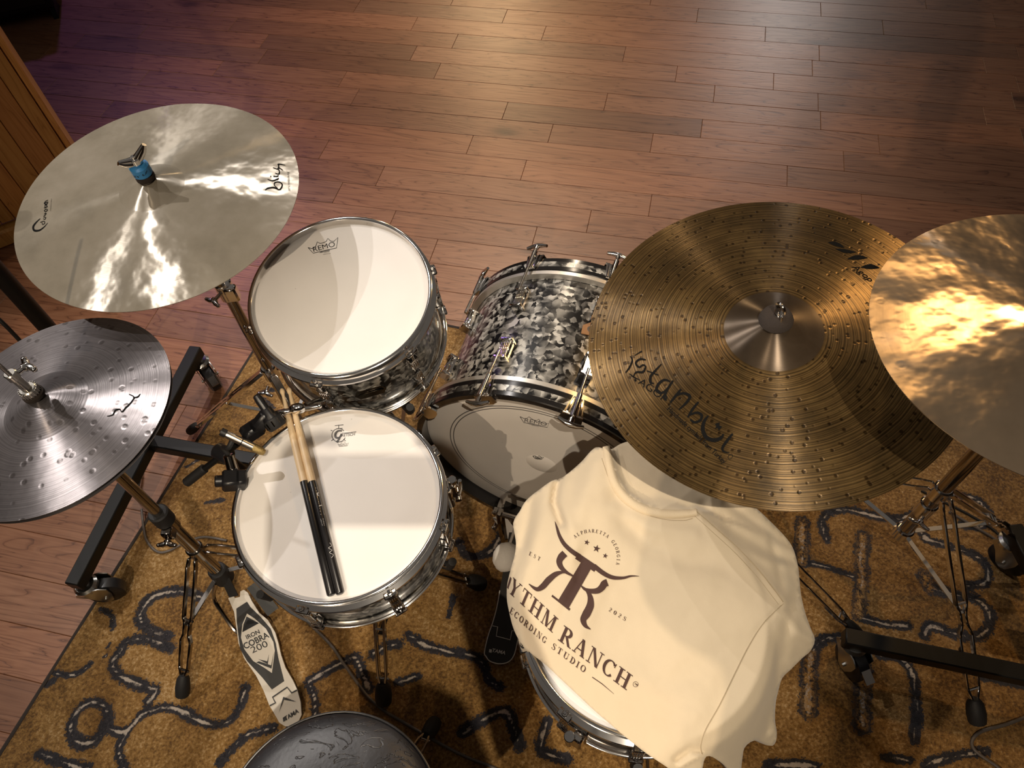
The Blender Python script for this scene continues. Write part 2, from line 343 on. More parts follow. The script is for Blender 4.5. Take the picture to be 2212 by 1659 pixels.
def cloth_mat(name, col):
    m, nt, b = nmat(name)
    tc = N(nt, 'ShaderNodeTexCoord')
    n = N(nt, 'ShaderNodeTexNoise', i_Scale=9.0, i_Detail=5.0); L(nt, tc.outputs['Object'], n.inputs['Vector'])
    r = ramp(nt, [(0.3, tuple(c * 0.93 for c in col)), (0.7, col)]); L(nt, n.outputs['Fac'], r.inputs['Fac'])
    L(nt, r.outputs['Color'], b.inputs['Base Color'])
    b.inputs['Roughness'].default_value = 0.9; b.inputs['Sheen Weight'].default_value = 0.2; b.inputs['Specular IOR Level'].default_value = 0.15
    n2 = N(nt, 'ShaderNodeTexNoise', i_Scale=900.0, i_Detail=2.0); L(nt, tc.outputs['Object'], n2.inputs['Vector'])
    n3 = N(nt, 'ShaderNodeTexNoise', i_Scale=16.0, i_Detail=3.0); L(nt, tc.outputs['Object'], n3.inputs['Vector'])
    b1 = N(nt, 'ShaderNodeBump', i_Strength=0.25, i_Distance=0.006); L(nt, n3.outputs['Fac'], b1.inputs['Height'])
    b2 = N(nt, 'ShaderNodeBump', i_Strength=0.35, i_Distance=0.0006); L(nt, n2.outputs['Fac'], b2.inputs['Height']); L(nt, b1.outputs['Normal'], b2.inputs['Normal'])
    L(nt, b2.outputs['Normal'], b.inputs['Normal'])
cloth_mat('shirt_cotton', (0.67, 0.56, 0.40))
simple('collar_rib', (0.68, 0.56, 0.39), 0.9, spec=0.15, bump=0.5, bscale=500)
simple('seam_thread', (0.40, 0.32, 0.21), 0.9)

def leather_mat():
    m, nt, b = nmat('black_vinyl')
    b.inputs['Base Color'].default_value = (0.020, 0.020, 0.024, 1); b.inputs['Roughness'].default_value = 0.44; b.inputs['Specular IOR Level'].default_value = 0.8
    tc = N(nt, 'ShaderNodeTexCoord')
    mp = N(nt, 'ShaderNodeMapping'); mp.inputs['Scale'].default_value = (16, 30, 20); mp.inputs['Rotation'].default_value = (0, 0, 0.8); L(nt, tc.outputs['Object'], mp.inputs['Vector'])
    n = N(nt, 'ShaderNodeTexNoise', i_Scale=1.0, i_Detail=4.0, i_Distortion=1.2); L(nt, mp.outputs[0], n.inputs['Vector'])
    a = N(nt, 'ShaderNodeMath', operation='MULTIPLY'); a.inputs[1].default_value = 5.0; L(nt, n.outputs['Fac'], a.inputs[0])
    f = N(nt, 'ShaderNodeMath', operation='PINGPONG'); f.inputs[1].default_value = 0.5; L(nt, a.outputs[0], f.inputs[0])
    mr = N(nt, 'ShaderNodeMapRange'); mr.inputs['From Max'].default_value = 0.08; L(nt, f.outputs[0], mr.inputs['Value'])
    b1 = N(nt, 'ShaderNodeBump', i_Strength=0.55, i_Distance=0.0012); L(nt, mr.outputs[0], b1.inputs['Height'])
    n2 = N(nt, 'ShaderNodeTexNoise', i_Scale=150.0, i_Detail=3.0); L(nt, tc.outputs['Object'], n2.inputs['Vector'])
    b2 = N(nt, 'ShaderNodeBump', i_Strength=0.35, i_Distance=0.001); L(nt, n2.outputs['Fac'], b2.inputs['Height']); L(nt, b1.outputs['Normal'], b2.inputs['Normal'])
    L(nt, b2.outputs['Normal'], b.inputs['Normal'])
leather_mat()

# ------------------------------------------------------------------ mesh building
WM = {}                                       # world matrix of every object made here
def V(*a): return Vector(a)
def frame_z(z, hint=Vector((0, 0, 1))):
    z = z.normalized()
    x = hint.cross(z)
    if x.length < 1e-4: x = Vector((1, 0, 0)).cross(z)
    x.normalize(); y = z.cross(x)
    m = Matrix.Identity(3); m.col[0] = x; m.col[1] = y; m.col[2] = z
    return m
def mat4(m3, loc):
    m = m3.to_4x4(); m.translation = loc; return m

class MB:
    def __init__(s): s.v = []; s.f = []
    def add(s, vs, fs, M=None):
        k = len(s.v)
        s.v += [(M @ Vector(v)) if M else Vector(v) for v in vs]
        s.f += [tuple(i + k for i in f) for f in fs]
        return s
    def box(s, c, size, M=None, bevel=0.0):
        x, y, z = (d / 2 for d in size); c = Vector(c)
        if not bevel:
            vs = [c + V(i * x, j * y, k * z) for i in (-1, 1) for j in (-1, 1) for k in (-1, 1)]
            return s.add(vs, [(0, 1, 3, 2), (4, 6, 7, 5), (0, 4, 5, 1), (2, 3, 7, 6), (0, 2, 6, 4), (1, 5, 7, 3)], M)
        b = min(bevel, x * 0.9, y * 0.9, z * 0.9); vs = []; fs = []
        idx = {}
        for i in (-1, 1):
            for j in (-1, 1):
                for k in (-1, 1):
                    for a in range(3):
                        p = [i * x, j * y, k * z]
                        for q in range(3):
                            if q != a: p[q] -= (i, j, k)[q] * b
                        idx[i, j, k, a] = len(vs); vs.append(c + Vector(p))
        sg = (-1, 1)
        def g(t, a): return idx[t[0], t[1], t[2], a]
        for a in range(3):                                   # six faces
            o1, o2 = (a + 1) % 3, (a + 2) % 3
            for e in sg:
                q = []
                for (p, r_) in ((-1, -1), (1, -1), (1, 1), (-1, 1)):
                    t = [0, 0, 0]; t[a] = e; t[o1] = p; t[o2] = r_; q.append(g(t, a))
                fs.append(tuple(q if e > 0 else q[::-1]))
        for a in range(3):                                   # twelve edges along axis a
            o1, o2 = (a + 1) % 3, (a + 2) % 3
            for p in sg:
                for r_ in sg:
                    t0 = [0, 0, 0]; t1 = [0, 0, 0]
                    t0[a] = -1; t1[a] = 1; t0[o1] = t1[o1] = p; t0[o2] = t1[o2] = r_
                    q = [g(t0, o1), g(t1, o1), g(t1, o2), g(t0, o2)]
                    fs.append(tuple(q if p * r_ < 0 else q[::-1]))
        for i in sg:
            for j in sg:
                for k in sg:
                    q = [idx[i, j, k, 0], idx[i, j, k, 1], idx[i, j, k, 2]]
                    fs.append(tuple(q if i * j * k > 0 else q[::-1]))
        return s.add(vs, fs, M)
    def beam(s, p0, p1, w, h, up=Vector((0, 0, 1)), bevel=0.0):
        """rectangular bar from p0 to p1: w across, h along up"""
        p0 = Vector(p0); p1 = Vector(p1); d = p1 - p0; x = d.normalized()
        y = up.cross(x); y = y.normalized() if y.length > 1e-4 else Vector((0, 1, 0)).cross(x).normalized()
        z = x.cross(y)
        m = Matrix.Identity(3); m.col[0] = x; m.col[1] = y; m.col[2] = z
        return s.box((0, 0, 0), (d.length, w, h), mat4(m, (p0 + p1) / 2), bevel)
    def lathe(s, prof, n=32, M=None, cap0=False, cap1=False):
        vs = []; fs = []; k = len(prof)
        for i in range(n):
            a = 2 * math.pi * i / n; c, t = math.cos(a), math.sin(a)
            vs += [(r * c, r * t, z) for r, z in prof]
        for i in range(n):
            j = (i + 1) % n
            for q in range(k - 1):
                fs.append((i * k + q, j * k + q, j * k + q + 1, i * k + q + 1))
        if cap0: fs.append(tuple(i * k for i in range(n))[::-1])
        if cap1: fs.append(tuple(i * k + k - 1 for i in range(n)))
        return s.add(vs, fs, M)
    def ring(s, prof, n=64, M=None):
        """closed profile loop turned round Z"""
        return s.lathe(list(prof) + [prof[0]], n, M)
    def cyl(s, p0, p1, r0, r1=None, n=16, bev=0.0):
        p0 = Vector(p0); p1 = Vector(p1); r1 = r0 if r1 is None else r1
        d = p1 - p0; l = d.length
        b = min(bev, l * 0.4, r0 * 0.8, r1 * 0.8)
        prof = [(r0 - b, 0), (r0, b), (r1, l - b), (r1 - b, l)] if b else [(r0, 0), (r1, l)]
        return s.lathe(prof, n, mat4(frame_z(d), p0), True, True)
    def sph(s, c, r, n=16, sc=(1, 1, 1), M=None):
        vs = [V(0, 0, 1)]; fs = []; m = n // 2
        for j in range(1, m):
            t = math.pi * j / m
            for i in range(n):
                a = 2 * math.pi * i / n; vs.append(V(math.sin(t) * math.cos(a), math.sin(t) * math.sin(a), math.cos(t)))
        vs.append(V(0, 0, -1))
        for i in range(n): fs.append((0, 1 + i, 1 + (i + 1) % n))
        for j in range(m - 2):
            for i in range(n):
                a = 1 + j * n; fs.append((a + i, a + n + i, a + n + (i + 1) % n, a + (i + 1) % n))
        e = len(vs) - 1; a = 1 + (m - 2) * n
        for i in range(n): fs.append((a + i, e, a + (i + 1) % n))
        c = Vector(c)
        return s.add([c + V(v.x * r * sc[0], v.y * r * sc[1], v.z * r * sc[2]) for v in vs], fs, M)
    def tube(s, pts, r, n=10, closed=False):
        pts = [Vector(p) for p in pts]; k = len(pts)
        rs = r if isinstance(r, (list, tuple)) else [r] * k
        vs = []; fs = []; prev = None
        for i, p in enumerate(pts):
            a = pts[(i - 1) % k] if (closed or i > 0) else p
            b = pts[(i + 1) % k] if (closed or i < k - 1) else p
            t = (b - a).normalized()
            if prev is None:
                h = Vector((0, 0, 1)) if abs(t.z) < 0.9 else Vector((1, 0, 0)); x = h.cross(t).normalized()
            else:
                x = prev - t * prev.dot(t); x.normalize()
            prev = x; y = t.cross(x)
            for j in range(n):
                q = 2 * math.pi * j / n; vs.append(p + (x * math.cos(q) + y * math.sin(q)) * rs[i])
        for i in range(k if closed else k - 1):
            for j in range(n):
                a = i * n; b = ((i + 1) % k) * n
                fs.append((a + j, a + (j + 1) % n, b + (j + 1) % n, b + j))
        if not closed:
            fs.append(tuple(range(n))[::-1]); fs.append(tuple((k - 1) * n + j for j in range(n)))
        return s.add(vs, fs)
    def prism(s, poly, off):
        """planar outline (3D points) thickened by the vector off"""
        k = len(poly); poly = [Vector(p) for p in poly]; off = Vector(off)
        vs = poly + [p + off for p in poly]
        fs = [tuple(range(k))[::-1], tuple(range(k, 2 * k))] + [(i, (i + 1) % k, k + (i + 1) % k, k + i) for i in range(k)]
        return s.add(vs, fs)
    def build(s, name, mat, parent=None, local=False, smooth=40, fix=True):
        me = bpy.data.meshes.new(name)
        W = WM[parent.name] if parent else Matrix.Identity(4)
        if not local and parent:
            Wi = W.inverted(); vs = [Wi @ v for v in s.v]
        else: vs = s.v
        me.from_pydata([tuple(v) for v in vs], [], s.f)
        if fix:
            bm = bmesh.new(); bm.from_mesh(me); bmesh.ops.recalc_face_normals(bm, faces=bm.faces[:]); bm.to_mesh(me); bm.free()
        return obj_from(me, name, mat, parent, smooth)

def obj_from(me, name, mat, parent=None, smooth=40, basis=None):
    if mat and not me.materials: me.materials.append(MATS[mat])
    if smooth and me.polygons:
        me.polygons.foreach_set('use_smooth', [True] * len(me.polygons))
        if smooth < 180: me.set_sharp_from_angle(angle=R(smooth))
    o = bpy.data.objects.new(name, me); COL.objects.link(o)
    W = Matrix.Identity(4)
    if parent:
        o.parent = parent; W = WM[parent.name]
    if basis is not None:
        o.matrix_basis = basis; W = W @ basis
    WM[o.name] = W.copy()
    return o
def tag(o, label, cat, group=None):
    o['label'] = label; o['category'] = cat
    if group: o['group'] = group
    return o
def thing(name, label, cat, M=None, group=None):
    o = bpy.data.objects.new(name, None); COL.objects.link(o)
    o.empty_display_size = 0.05
    M = Matrix.Translation(M) if isinstance(M, Vector) else (M or Matrix.Identity(4))
    o.matrix_world = M; WM[o.name] = M.copy()
    return tag(o, label, cat, group)
def struct(o):
    o['kind'] = 'structure'; return o

# ------------------------------------------------------------------ flat print: text and strokes as thin meshes laid on a surface
def text2d(txt, shear=0.0, bold=0.0, spacing=1.0):
    """outline text from the built-in font as 2D triangles, width normalised to 1"""
    c = bpy.data.curves.new('print', 'FONT'); c.body = txt; c.shear = shear; c.offset = bold; c.space_character = spacing
    o = bpy.data.objects.new('print', c); COL.objects.link(o)
    bpy.context.view_layer.update()
    me = bpy.data.meshes.new_from_object(o.evaluated_get(bpy.context.evaluated_depsgraph_get()))
    vs = [Vector((v.co.x, v.co.y)) for v in me.vertices]; fs = [tuple(p.vertices) for p in me.polygons]
    bpy.data.objects.remove(o); bpy.data.curves.remove(c); bpy.data.meshes.remove(me)
    x0 = min(v.x for v in vs); x1 = max(v.x for v in vs)
    k = 1 / (x1 - x0)
    return [Vector(((v.x - x0) * k, v.y * k)) for v in vs], fs
def strip2d(pts, ws):
    """brush stroke: centre line with a width at each point"""
    pts = [Vector(p) for p in pts]; vs = []; fs = []
    for i, p in enumerate(pts):
        t = (pts[min(i + 1, len(pts) - 1)] - pts[max(i - 1, 0)])
        t = t.normalized() if t.length > 1e-9 else Vector((1, 0)); n = Vector((-t.y, t.x))
        w = ws[i] if isinstance(ws, (list, tuple)) else ws
        vs += [p + n * w / 2, p - n * w / 2]
    for i in range(len(pts) - 1): fs.append((2 * i, 2 * i + 1, 2 * i + 3, 2 * i + 2))
    return vs, fs
def smooth2d(pts, ws=None, k=6):
    """Catmull-Rom through the points"""
    out = []; wo = []; n = len(pts)
    P = [Vector(p) for p in pts]
    for i in range(n - 1):
        p0, p1, p2, p3 = P[max(i - 1, 0)], P[i], P[i + 1], P[min(i + 2, n - 1)]
        for j in range(k):
            t = j / k
            out.append(0.5 * ((2 * p1) + (p2 - p0) * t + (2 * p0 - 5 * p1 + 4 * p2 - p3) * t * t + (3 * p1 - p0 - 3 * p2 + p3) * t ** 3))
            if ws: wo.append(ws[i] * (1 - t) + ws[i + 1] * t)
    out.append(P[-1])
    if ws: wo.append(ws[-1]); return out, wo
    return out
class P2:
    """collects 2D print pieces"""
    def __init__(s): s.v = []; s.f = []
    def add(s, vf, fn=None):
        k = len(s.v); vs, fs = vf
        s.v += [Vector(fn(*v)) if fn else Vector(v) for v in vs]; s.f += [tuple(i + k for i in f) for f in fs]; return s
    def stroke(s, pts, ws, smooth=True, k=6):
        if smooth:
            if not isinstance(ws, (list, tuple)): ws = [ws] * len(pts)
            pts, ws = smooth2d(pts, ws, k)
        return s.add(strip2d(pts, ws))
    def poly(s, pts):
        k = len(s.v); s.v += [Vector(p) for p in pts]; s.f.append(tuple(range(k, k + len(pts)))); return s
    def text(s, txt, p0, p1, hk=1.0, up=None, **kw):
        """text whose baseline runs from p0 to p1; up = direction of the letters in pixels (image y down)"""
        vs, fs = text2d(txt, **kw)
        p0 = Vector(p0); u = Vector(p1) - p0
        v = Vector((u.y, -u.x)) * hk if up is None else Vector(up).normalized() * u.length * hk
        return s.add((vs, fs), lambda x, y: p0 + u * x + v * y)
    def build(s, name, mat, parent, fn, cut=None, local=False):
        bm = bmesh.new()
        bv = [bm.verts.new((v.x, v.y, 0)) for v in s.v]
        for f in s.f:
            try: bm.faces.new([bv[i] for i in f])
            except ValueError: pass
        bmesh.ops.triangulate(bm, faces=bm.faces[:])
        if cut:
            for _ in range(5):
                es = [e for e in bm.edges if e.calc_length() > cut]
                if not es: break
                bmesh.ops.subdivide_edges(bm, edges=es, cuts=1)
                bmesh.ops.triangulate(bm, faces=[f for f in bm.faces if len(f.verts) > 3])
        Wi = WM[parent.name].inverted()
        for v in bm.verts:
            q = fn(v.co.x, v.co.y); v.co = q if local else Wi @ q
        me = bpy.data.meshes.new(name); bm.to_mesh(me); bm.free()
        return obj_from(me, name, mat, parent, 0)

# ================================================================== THE SETTING: plank floor, rug, panel behind
KS = CAM_H / 1.75
TH = R(-16.5)
UD = Vector((math.cos(TH), math.sin(TH), 0)); ND = Vector((-math.sin(TH), math.cos(TH), 0))
ROWW = 0.1115 * KS
floor_o = struct(MB().box((0, 3.25, -0.06), (12, 15, 0.09)).build('floor', 'floor_oak'))
for nm_, c_, sz_ in (('wall_back', (0, 9.95, 1.9), (9.4, .1, 3.8)), ('wall_front', (0, -3.45, 1.9), (9.4, .1, 3.8)), ('wall_left', (-4.65, 3.25, 1.9), (.1, 13.5, 3.8)), ('wall_right', (4.65, 3.25, 1.9), (.1, 13.5, 3.8))):
    struct(MB().box(c_, sz_).build(nm_, 'studio_wall'))
# board ends read from the photo, by row; rows not read get random ends
JOINTS = {16: [-1.143, -.236], 17: [-.042], 18: [-.509, .652], 19: [-.738, .408], 20: [-1.542, -.452, -.074, .6],
          21: [-1.273, -.653, .098], 22: [-1.367, -.276], 23: [-.99, .13, .517], 24: [-1.816, -1.127, -.025, .351],
          25: [-2.016, -.974, -.248], 26: [-.608, .525], 27: [-1.498, -.805, .311], 28: [-1.07, .024, .782], 29: [.536]}
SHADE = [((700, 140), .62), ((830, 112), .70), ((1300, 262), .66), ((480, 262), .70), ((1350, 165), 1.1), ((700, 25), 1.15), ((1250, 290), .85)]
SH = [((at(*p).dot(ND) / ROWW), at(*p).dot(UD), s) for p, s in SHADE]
rng = random.Random(11)
def rug_uv_pre(): pass
RUG_C = Vector((-0.70, 1.70, 0)); RUG_DIR = Vector((0.931, -0.365, 0)); RUG_DN = Vector((-0.365, -0.931, 0))
RUG_L, RUG_W = 2.75, 2.1
def under_rug(p, m=0.12):
    q = p - RUG_C; a = q.dot(RUG_DIR); b = q.dot(RUG_DN)
    return m < a < RUG_L - m and m < b < RUG_W - m
def seen(p, m=0.45):
    q = p - CPOS; z = q.dot(CF)
    if z < 0.2: return False
    return abs(q.dot(CX) / z) < IW / 2 / FPX + m / z * 1.0 and abs(q.dot(CD) / z) < IH / 2 / FPX + m / z * 1.0
PG = 0.0007
for row in range(-2, 36):
    v0 = (row + .345) * ROWW; vm = v0 + ROWW / 2
    js = [j * KS for j in JOINTS.get(row, [])]
    if js:
        u = min(js)
        while u > -4.6: u -= rng.uniform(.55, 1.15); js.append(u)
        u = max(js)
        while u < 3.4: u += rng.uniform(.55, 1.15); js.append(u)
    else:
        u = -4.8 + rng.random() * .8
        while u < 3.4: js.append(u); u += rng.uniform(.5, 1.2)
    js.sort()
    for a, b in zip(js[:-1], js[1:]):
        pts = [UD * (a + (b - a) * t) + ND * (vm + ROWW * .45 * w) for t in (0, .25, .5, .75, 1) for w in (-1, 1)]
        if not any(seen(p) for p in pts): continue
        if all(under_rug(p) for p in pts): continue
        c = UD * ((a + b) / 2) + ND * vm
        s = rng.uniform(.80, 1.14); hue = rng.uniform(-.05, .05)
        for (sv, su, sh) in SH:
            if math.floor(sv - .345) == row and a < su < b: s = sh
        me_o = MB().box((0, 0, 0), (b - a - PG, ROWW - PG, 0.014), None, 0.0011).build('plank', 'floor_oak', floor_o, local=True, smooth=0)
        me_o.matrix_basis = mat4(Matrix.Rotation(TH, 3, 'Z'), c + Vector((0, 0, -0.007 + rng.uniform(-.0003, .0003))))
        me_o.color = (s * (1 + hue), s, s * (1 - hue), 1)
floor_o.color = (1, 1, 1, 1)

# ---------------------------------------------------------------- rug with woven marks
za = zm(0, 1100, 2.967); zb = zm(640, 1250, 3.95); zc = zm(1660, 960, 2.373)
STROKES = []
def rs(reader, w, *pts): STROKES.append(([reader(*p) for p in pts], w))
rs(za, .034, (1290, 560), (1190, 530), (1080, 530), (980, 560), (920, 620), (895, 690), (930, 755), (1000, 790), (1080, 810))
rs(za, .034, (1090, 890), (1000, 850), (900, 830), (810, 850), (760, 920), (720, 990), (760, 1060), (850, 1110), (950, 1145), (995, 1165), (945, 1240))
rs(za, .034, (695, 1330), (660, 1260), (600, 1235), (530, 1260), (465, 1340), (450, 1440), (510, 1500), (590, 1490), (650, 1430), (690, 1340))
rs(za, .028, (690, 1400), (780, 1430), (850, 1380), (900, 1320), (1000, 1280), (1100, 1270), (1200, 1310), (1290, 1360), (1400, 1380), (1490, 1340), (1540, 1250), (1570, 1150))
rs(za, .026, (840, 1390), (780, 1480), (760, 1560), (800, 1680))
rs(za, .030, (240, 1570), (330, 1600), (450, 1640), (560, 1665))
rs(za, .028, (1420, 1620), (1500, 1520), (1600, 1440), (1760, 1400))
rs(za, .016, (350, 1050), (480, 1060), (580, 990)); rs(za, .016, (640, 640), (710, 680), (720, 760)); rs(za, .02, (300, 1120), (350, 1090))
rs(za, .012, (700, 870), (670, 950))
rs(zb, .030, (100, 880), (280, 770), (500, 660)); rs(zb, .032, (500, 660), (560, 800), (620, 940)); rs(zb, .03, (100, 880), (150, 1000), (160, 1150))
rs(zb, .032, (660, 640), (780, 570), (870, 560)); rs(zb, .026, (880, 880), (1030, 830))
rs(zb, .028, (950, 470), (1100, 570), (1300, 620), (1550, 680), (1640, 850), (1680, 890), (1740, 930))
rs(zb, .035, (1420, 1320), (1600, 1200), (1780, 1130), (1830, 1200), (1900, 1420)); rs(zb, .02, (1340, 150), (1300, 320))
rs(zc, .046, (172, 400), (170, 500), (175, 600)); rs(zc, .022, (200, 610), (300, 630), (440, 680)); rs(zc, .044, (485, 470), (475, 600), (478, 700), (462, 870))
rs(zc, .026, (480, 890), (600, 920), (720, 930)); rs(zc, .03, (300, 490), (275, 400), (320, 345), (420, 335), (560, 370), (680, 380), (760, 340))
rs(zc, .03, (940, 270), (1020, 265), (1100, 310), (1130, 380), (1080, 420), (1000, 410)); rs(zc, .03, (800, 480), (860, 500), (960, 530), (1080, 580), (1130, 650), (1110, 710), (1020, 725))
rs(zc, .044, (800, 670), (830, 735)); rs(zc, .034, (830, 730), (930, 760), (1060, 790), (1130, 850), (1130, 940), (1060, 985), (930, 960), (830, 930), (800, 980))
rs(zc, .05, (205, 1370), (208, 1200), (215, 1080)); rs(zc, .03, (215, 1080), (280, 1000), (380, 990)); rs(zc, .048, (480, 1440), (480, 1300), (490, 1150))
rs(zc, .03, (570, 1080), (680, 1100), (740, 1180), (760, 1300), (758, 1420), (750, 1520)); rs(zc, .026, (800, 1650), (900, 1610), (1120, 1570)); rs(zc, .03, (0, 1650), (120, 1640), (240, 1650))
rs(zc, .026, (590, 1600), (720, 1620)); rs(zc, .024, (1080, 1190), (1200, 1210), (1310, 1240)); rs(zc, .03, (780, 450), (820, 480))
rs(lambda x, y: (x, y), .012, (400, 1010), (440, 985)); rs(lambda x, y: (x, y), .014, (445, 1085), (480, 1080))
rs(lambda x, y: (x, y), .016, (600, 840), (560, 850), (590, 880)); rs(lambda x, y: (x, y), .03, (990, 1170), (1010, 1200), (1060, 1190), (1085, 1150))
rs(lambda x, y: (x, y), .03, (1180, 1560), (1170, 1620), (1230, 1640))
RZ = 0.011
def make_rug():
    g = 0.0075
    nu, nv = int(RUG_L / g) + 1, int(RUG_W / g) + 1
    a = np.linspace(0, RUG_L, nu); b = np.linspace(0, RUG_W, nv)
    A, B = np.meshgrid(a, b, indexing='ij')
    dr, dn, c = (np.array(v) for v in (RUG_DIR, RUG_DN, RUG_C))
    wob = 0.006 * np.sin(A * 7) * (B < 0.02) + 0.005 * np.sin(B * 9 + 1) * (A < 0.02)
    P = c[None, None, :] + A[..., None] * dr + B[..., None] * dn
    P[..., 0] += wob
    Z = RZ + 0.0012 * np.sin(A * 9.1 + np.sin(B * 5) * 2) * np.sin(B * 7.3 + 1)
    best = np.zeros_like(A); core = np.zeros_like(A)
    for pts, w in STROKES:
        W = [at(x, y, RZ) for x, y in pts]
        W = [np.array(p)[:2] for p in (smooth2d_w(W) if len(W) > 2 else W)]
        for p, q in zip(W[:-1], W[1:]):
            d = q - p; l2 = max(d @ d, 1e-9)
            t = np.clip(((P[..., 0] - p[0]) * d[0] + (P[..., 1] - p[1]) * d[1]) / l2, 0, 1)
            ds = np.hypot(P[..., 0] - p[0] - t * d[0], P[..., 1] - p[1] - t * d[1])
            best = np.maximum(best, 1 - ds / (w * 0.56))
            if w >= .04: core = np.maximum(core, np.clip((.30 - ds / w) * 8, 0, 1))
    best = np.clip(best, 0, 1)
    Z -= 0.002 * np.clip(best * 2, 0, 1)
    P[..., 2] = Z
    vs = P.reshape(-1, 3)
    i, j = np.meshgrid(np.arange(nu - 1), np.arange(nv - 1), indexing='ij')
    q = (i * nv + j).ravel()
    fs = np.stack([q, q + 1, q + nv + 1, q + nv], 1)[:, ::-1]
    me = bpy.data.meshes.new('rug'); me.from_pydata(vs.tolist(), [], fs.tolist())
    at_ = me.attributes.new('stroke', 'FLOAT', 'POINT'); at_.data.foreach_set('value', best.ravel().astype(np.float32))
    at2 = me.attributes.new('core', 'FLOAT', 'POINT'); at2.data.foreach_set('value', core.ravel().astype(np.float32))
    rug = thing('rug', 'golden brown pile rug with dark woven swirls under the drum kit', 'rug', RUG_C)
    pile = obj_from(me, 'pile', 'rug_pile', None, 180)
    pile.parent = rug; pile.matrix_basis = Matrix.Translation(-RUG_C)
    flip = pile.data.polygons[0].normal.z < 0
    if flip: pile.data.flip_normals()
    cs = [RUG_C, RUG_C + RUG_DIR * RUG_L, RUG_C + RUG_DIR * RUG_L + RUG_DN * RUG_W, RUG_C + RUG_DN * RUG_W]
    m = MB()
    for p, q in zip(cs, cs[1:] + cs[:1]):
        m.tube([p + Vector((0, 0, .0065)) + (q - p) * t for t in (0, .25, .5, .75, 1)], .0062, 8)
    m.build('binding', 'rug_binding', rug)
def smooth2d_w(W):
    out = []
    n = len(W)
    for i in range(n - 1):
        p0, p1, p2, p3 = W[max(i - 1, 0)], W[i], W[i + 1], W[min(i + 2, n - 1)]
        for j in range(4):
            t = j / 4
            out.append(0.5 * ((2 * p1) + (p2 - p0) * t + (2 * p0 - 5 * p1 + 4 * p2 - p3) * t * t + (3 * p1 - p0 - 3 * p2 + p3) * t ** 3))
    out.append(W[-1]); return out
make_rug()

# ---------------------------------------------------------------- slatted wooden panel (left edge)
def wood_panel():
    pr = at(220, 440, 0); pl = at(0, 526, 0)
    d = (pl - pr).normalized(); n = Vector((-d.y, d.x, 0))
    if n.dot(-pr) < 0: n = -n
    t = thing('wooden_panel', 'honey coloured wooden slat panel standing behind the pale crash cymbal', 'panel', pr.copy())
    Lg, Hh, D = 1.25, 1.6, 0.16
    z0 = .075
    MB().beam(pr - n * (D / 2 + .012) + Vector((0, 0, z0 + .01)) + Vector((0, 0, (Hh - z0) / 2)), pr + d * Lg - n * (D / 2 + .012) + Vector((0, 0, z0 + .01 + (Hh - z0) / 2)), D - .02, Hh - z0).build('core', 'dark_void', t)
    x = 0.0; i = 0
    rr = random.Random(3)
    while x < Lg:
        w = rr.choice((.034, .046, .058, .075))
        w = min(w, Lg - x)
        c = pr + d * (x + w / 2) + n * (rr.uniform(-.001, .0015))
        o = MB().beam(c + Vector((0, 0, z0)), c + Vector((0, 0, Hh)), w - .0016, .022, n, .0015).build('slat', 'honey_wood', t)
        s = rr.uniform(.72, 1.2); o.color = (s, s * rr.uniform(.93, 1.03), s * .95, 1)
        x += w
    MB().beam(pr - d * .012 + n * .012 + Vector((0, 0, .032)), pr + d * Lg + n * .012 + Vector((0, 0, .032)), .05, .064, Vector((0, 0, 1)), .008).build('base_rail', 'honey_wood', t)
    MB().beam(pr - d * .011 - n * (D / 2) + Vector((0, 0, .0)), pr - d * .011 - n * (D / 2) + Vector((0, 0, Hh)), D, .02, d, .003).build('side_board', 'honey_wood', t)
wood_panel()

# ---------------------------------------------------------------- black amplifier on the floor, far left
def amp():
    c = at(155, 32, 0)
    n = Vector((.25, -1, 0)).normalized(); d = Vector((-1, -.25, 0)).normalized()
    t = thing('amplifier', 'black amplifier cabinet on small feet on the plank floor beyond the wooden panel', 'amplifier', c.copy())
    p0 = c + Vector((0, 0, .045)) + d * .05; p1 = p0 + d * .75
    MB().beam(p0 - n * .14 + Vector((0, 0, .25)), p1 - n * .14 + Vector((0, 0, .25)), .28, .5, Vector((0, 0, 1)), .012).build('cabinet', 'amp_black', t)
    MB().beam(p0 + d * .03 + n * .003 + Vector((0, 0, .25)), p1 - d * .03 + n * .003 + Vector((0, 0, .25)), .006, .44).build('grille', 'felt', t)
    for k in (0.02, .73):
        b = c + d * (.05 + k) - n * .05
        MB().prism([b + n * .06 + d * .012, b - n * .06 + d * .012, b - n * .05 + d * .012 + Vector((0, 0, .05)), b + n * .03 + d * .012 + Vector((0, 0, .05))], -d * .024).build('foot', 'black_metal', t)
    MB().beam(p0 + d * .05 + n * .012 + Vector((0, 0, .47)), p0 + d * .65 + n * .012 + Vector((0, 0, .47)), .012, .03, Vector((0, 0, 1)), .003).build('control_strip', 'black_plastic', t)
amp()

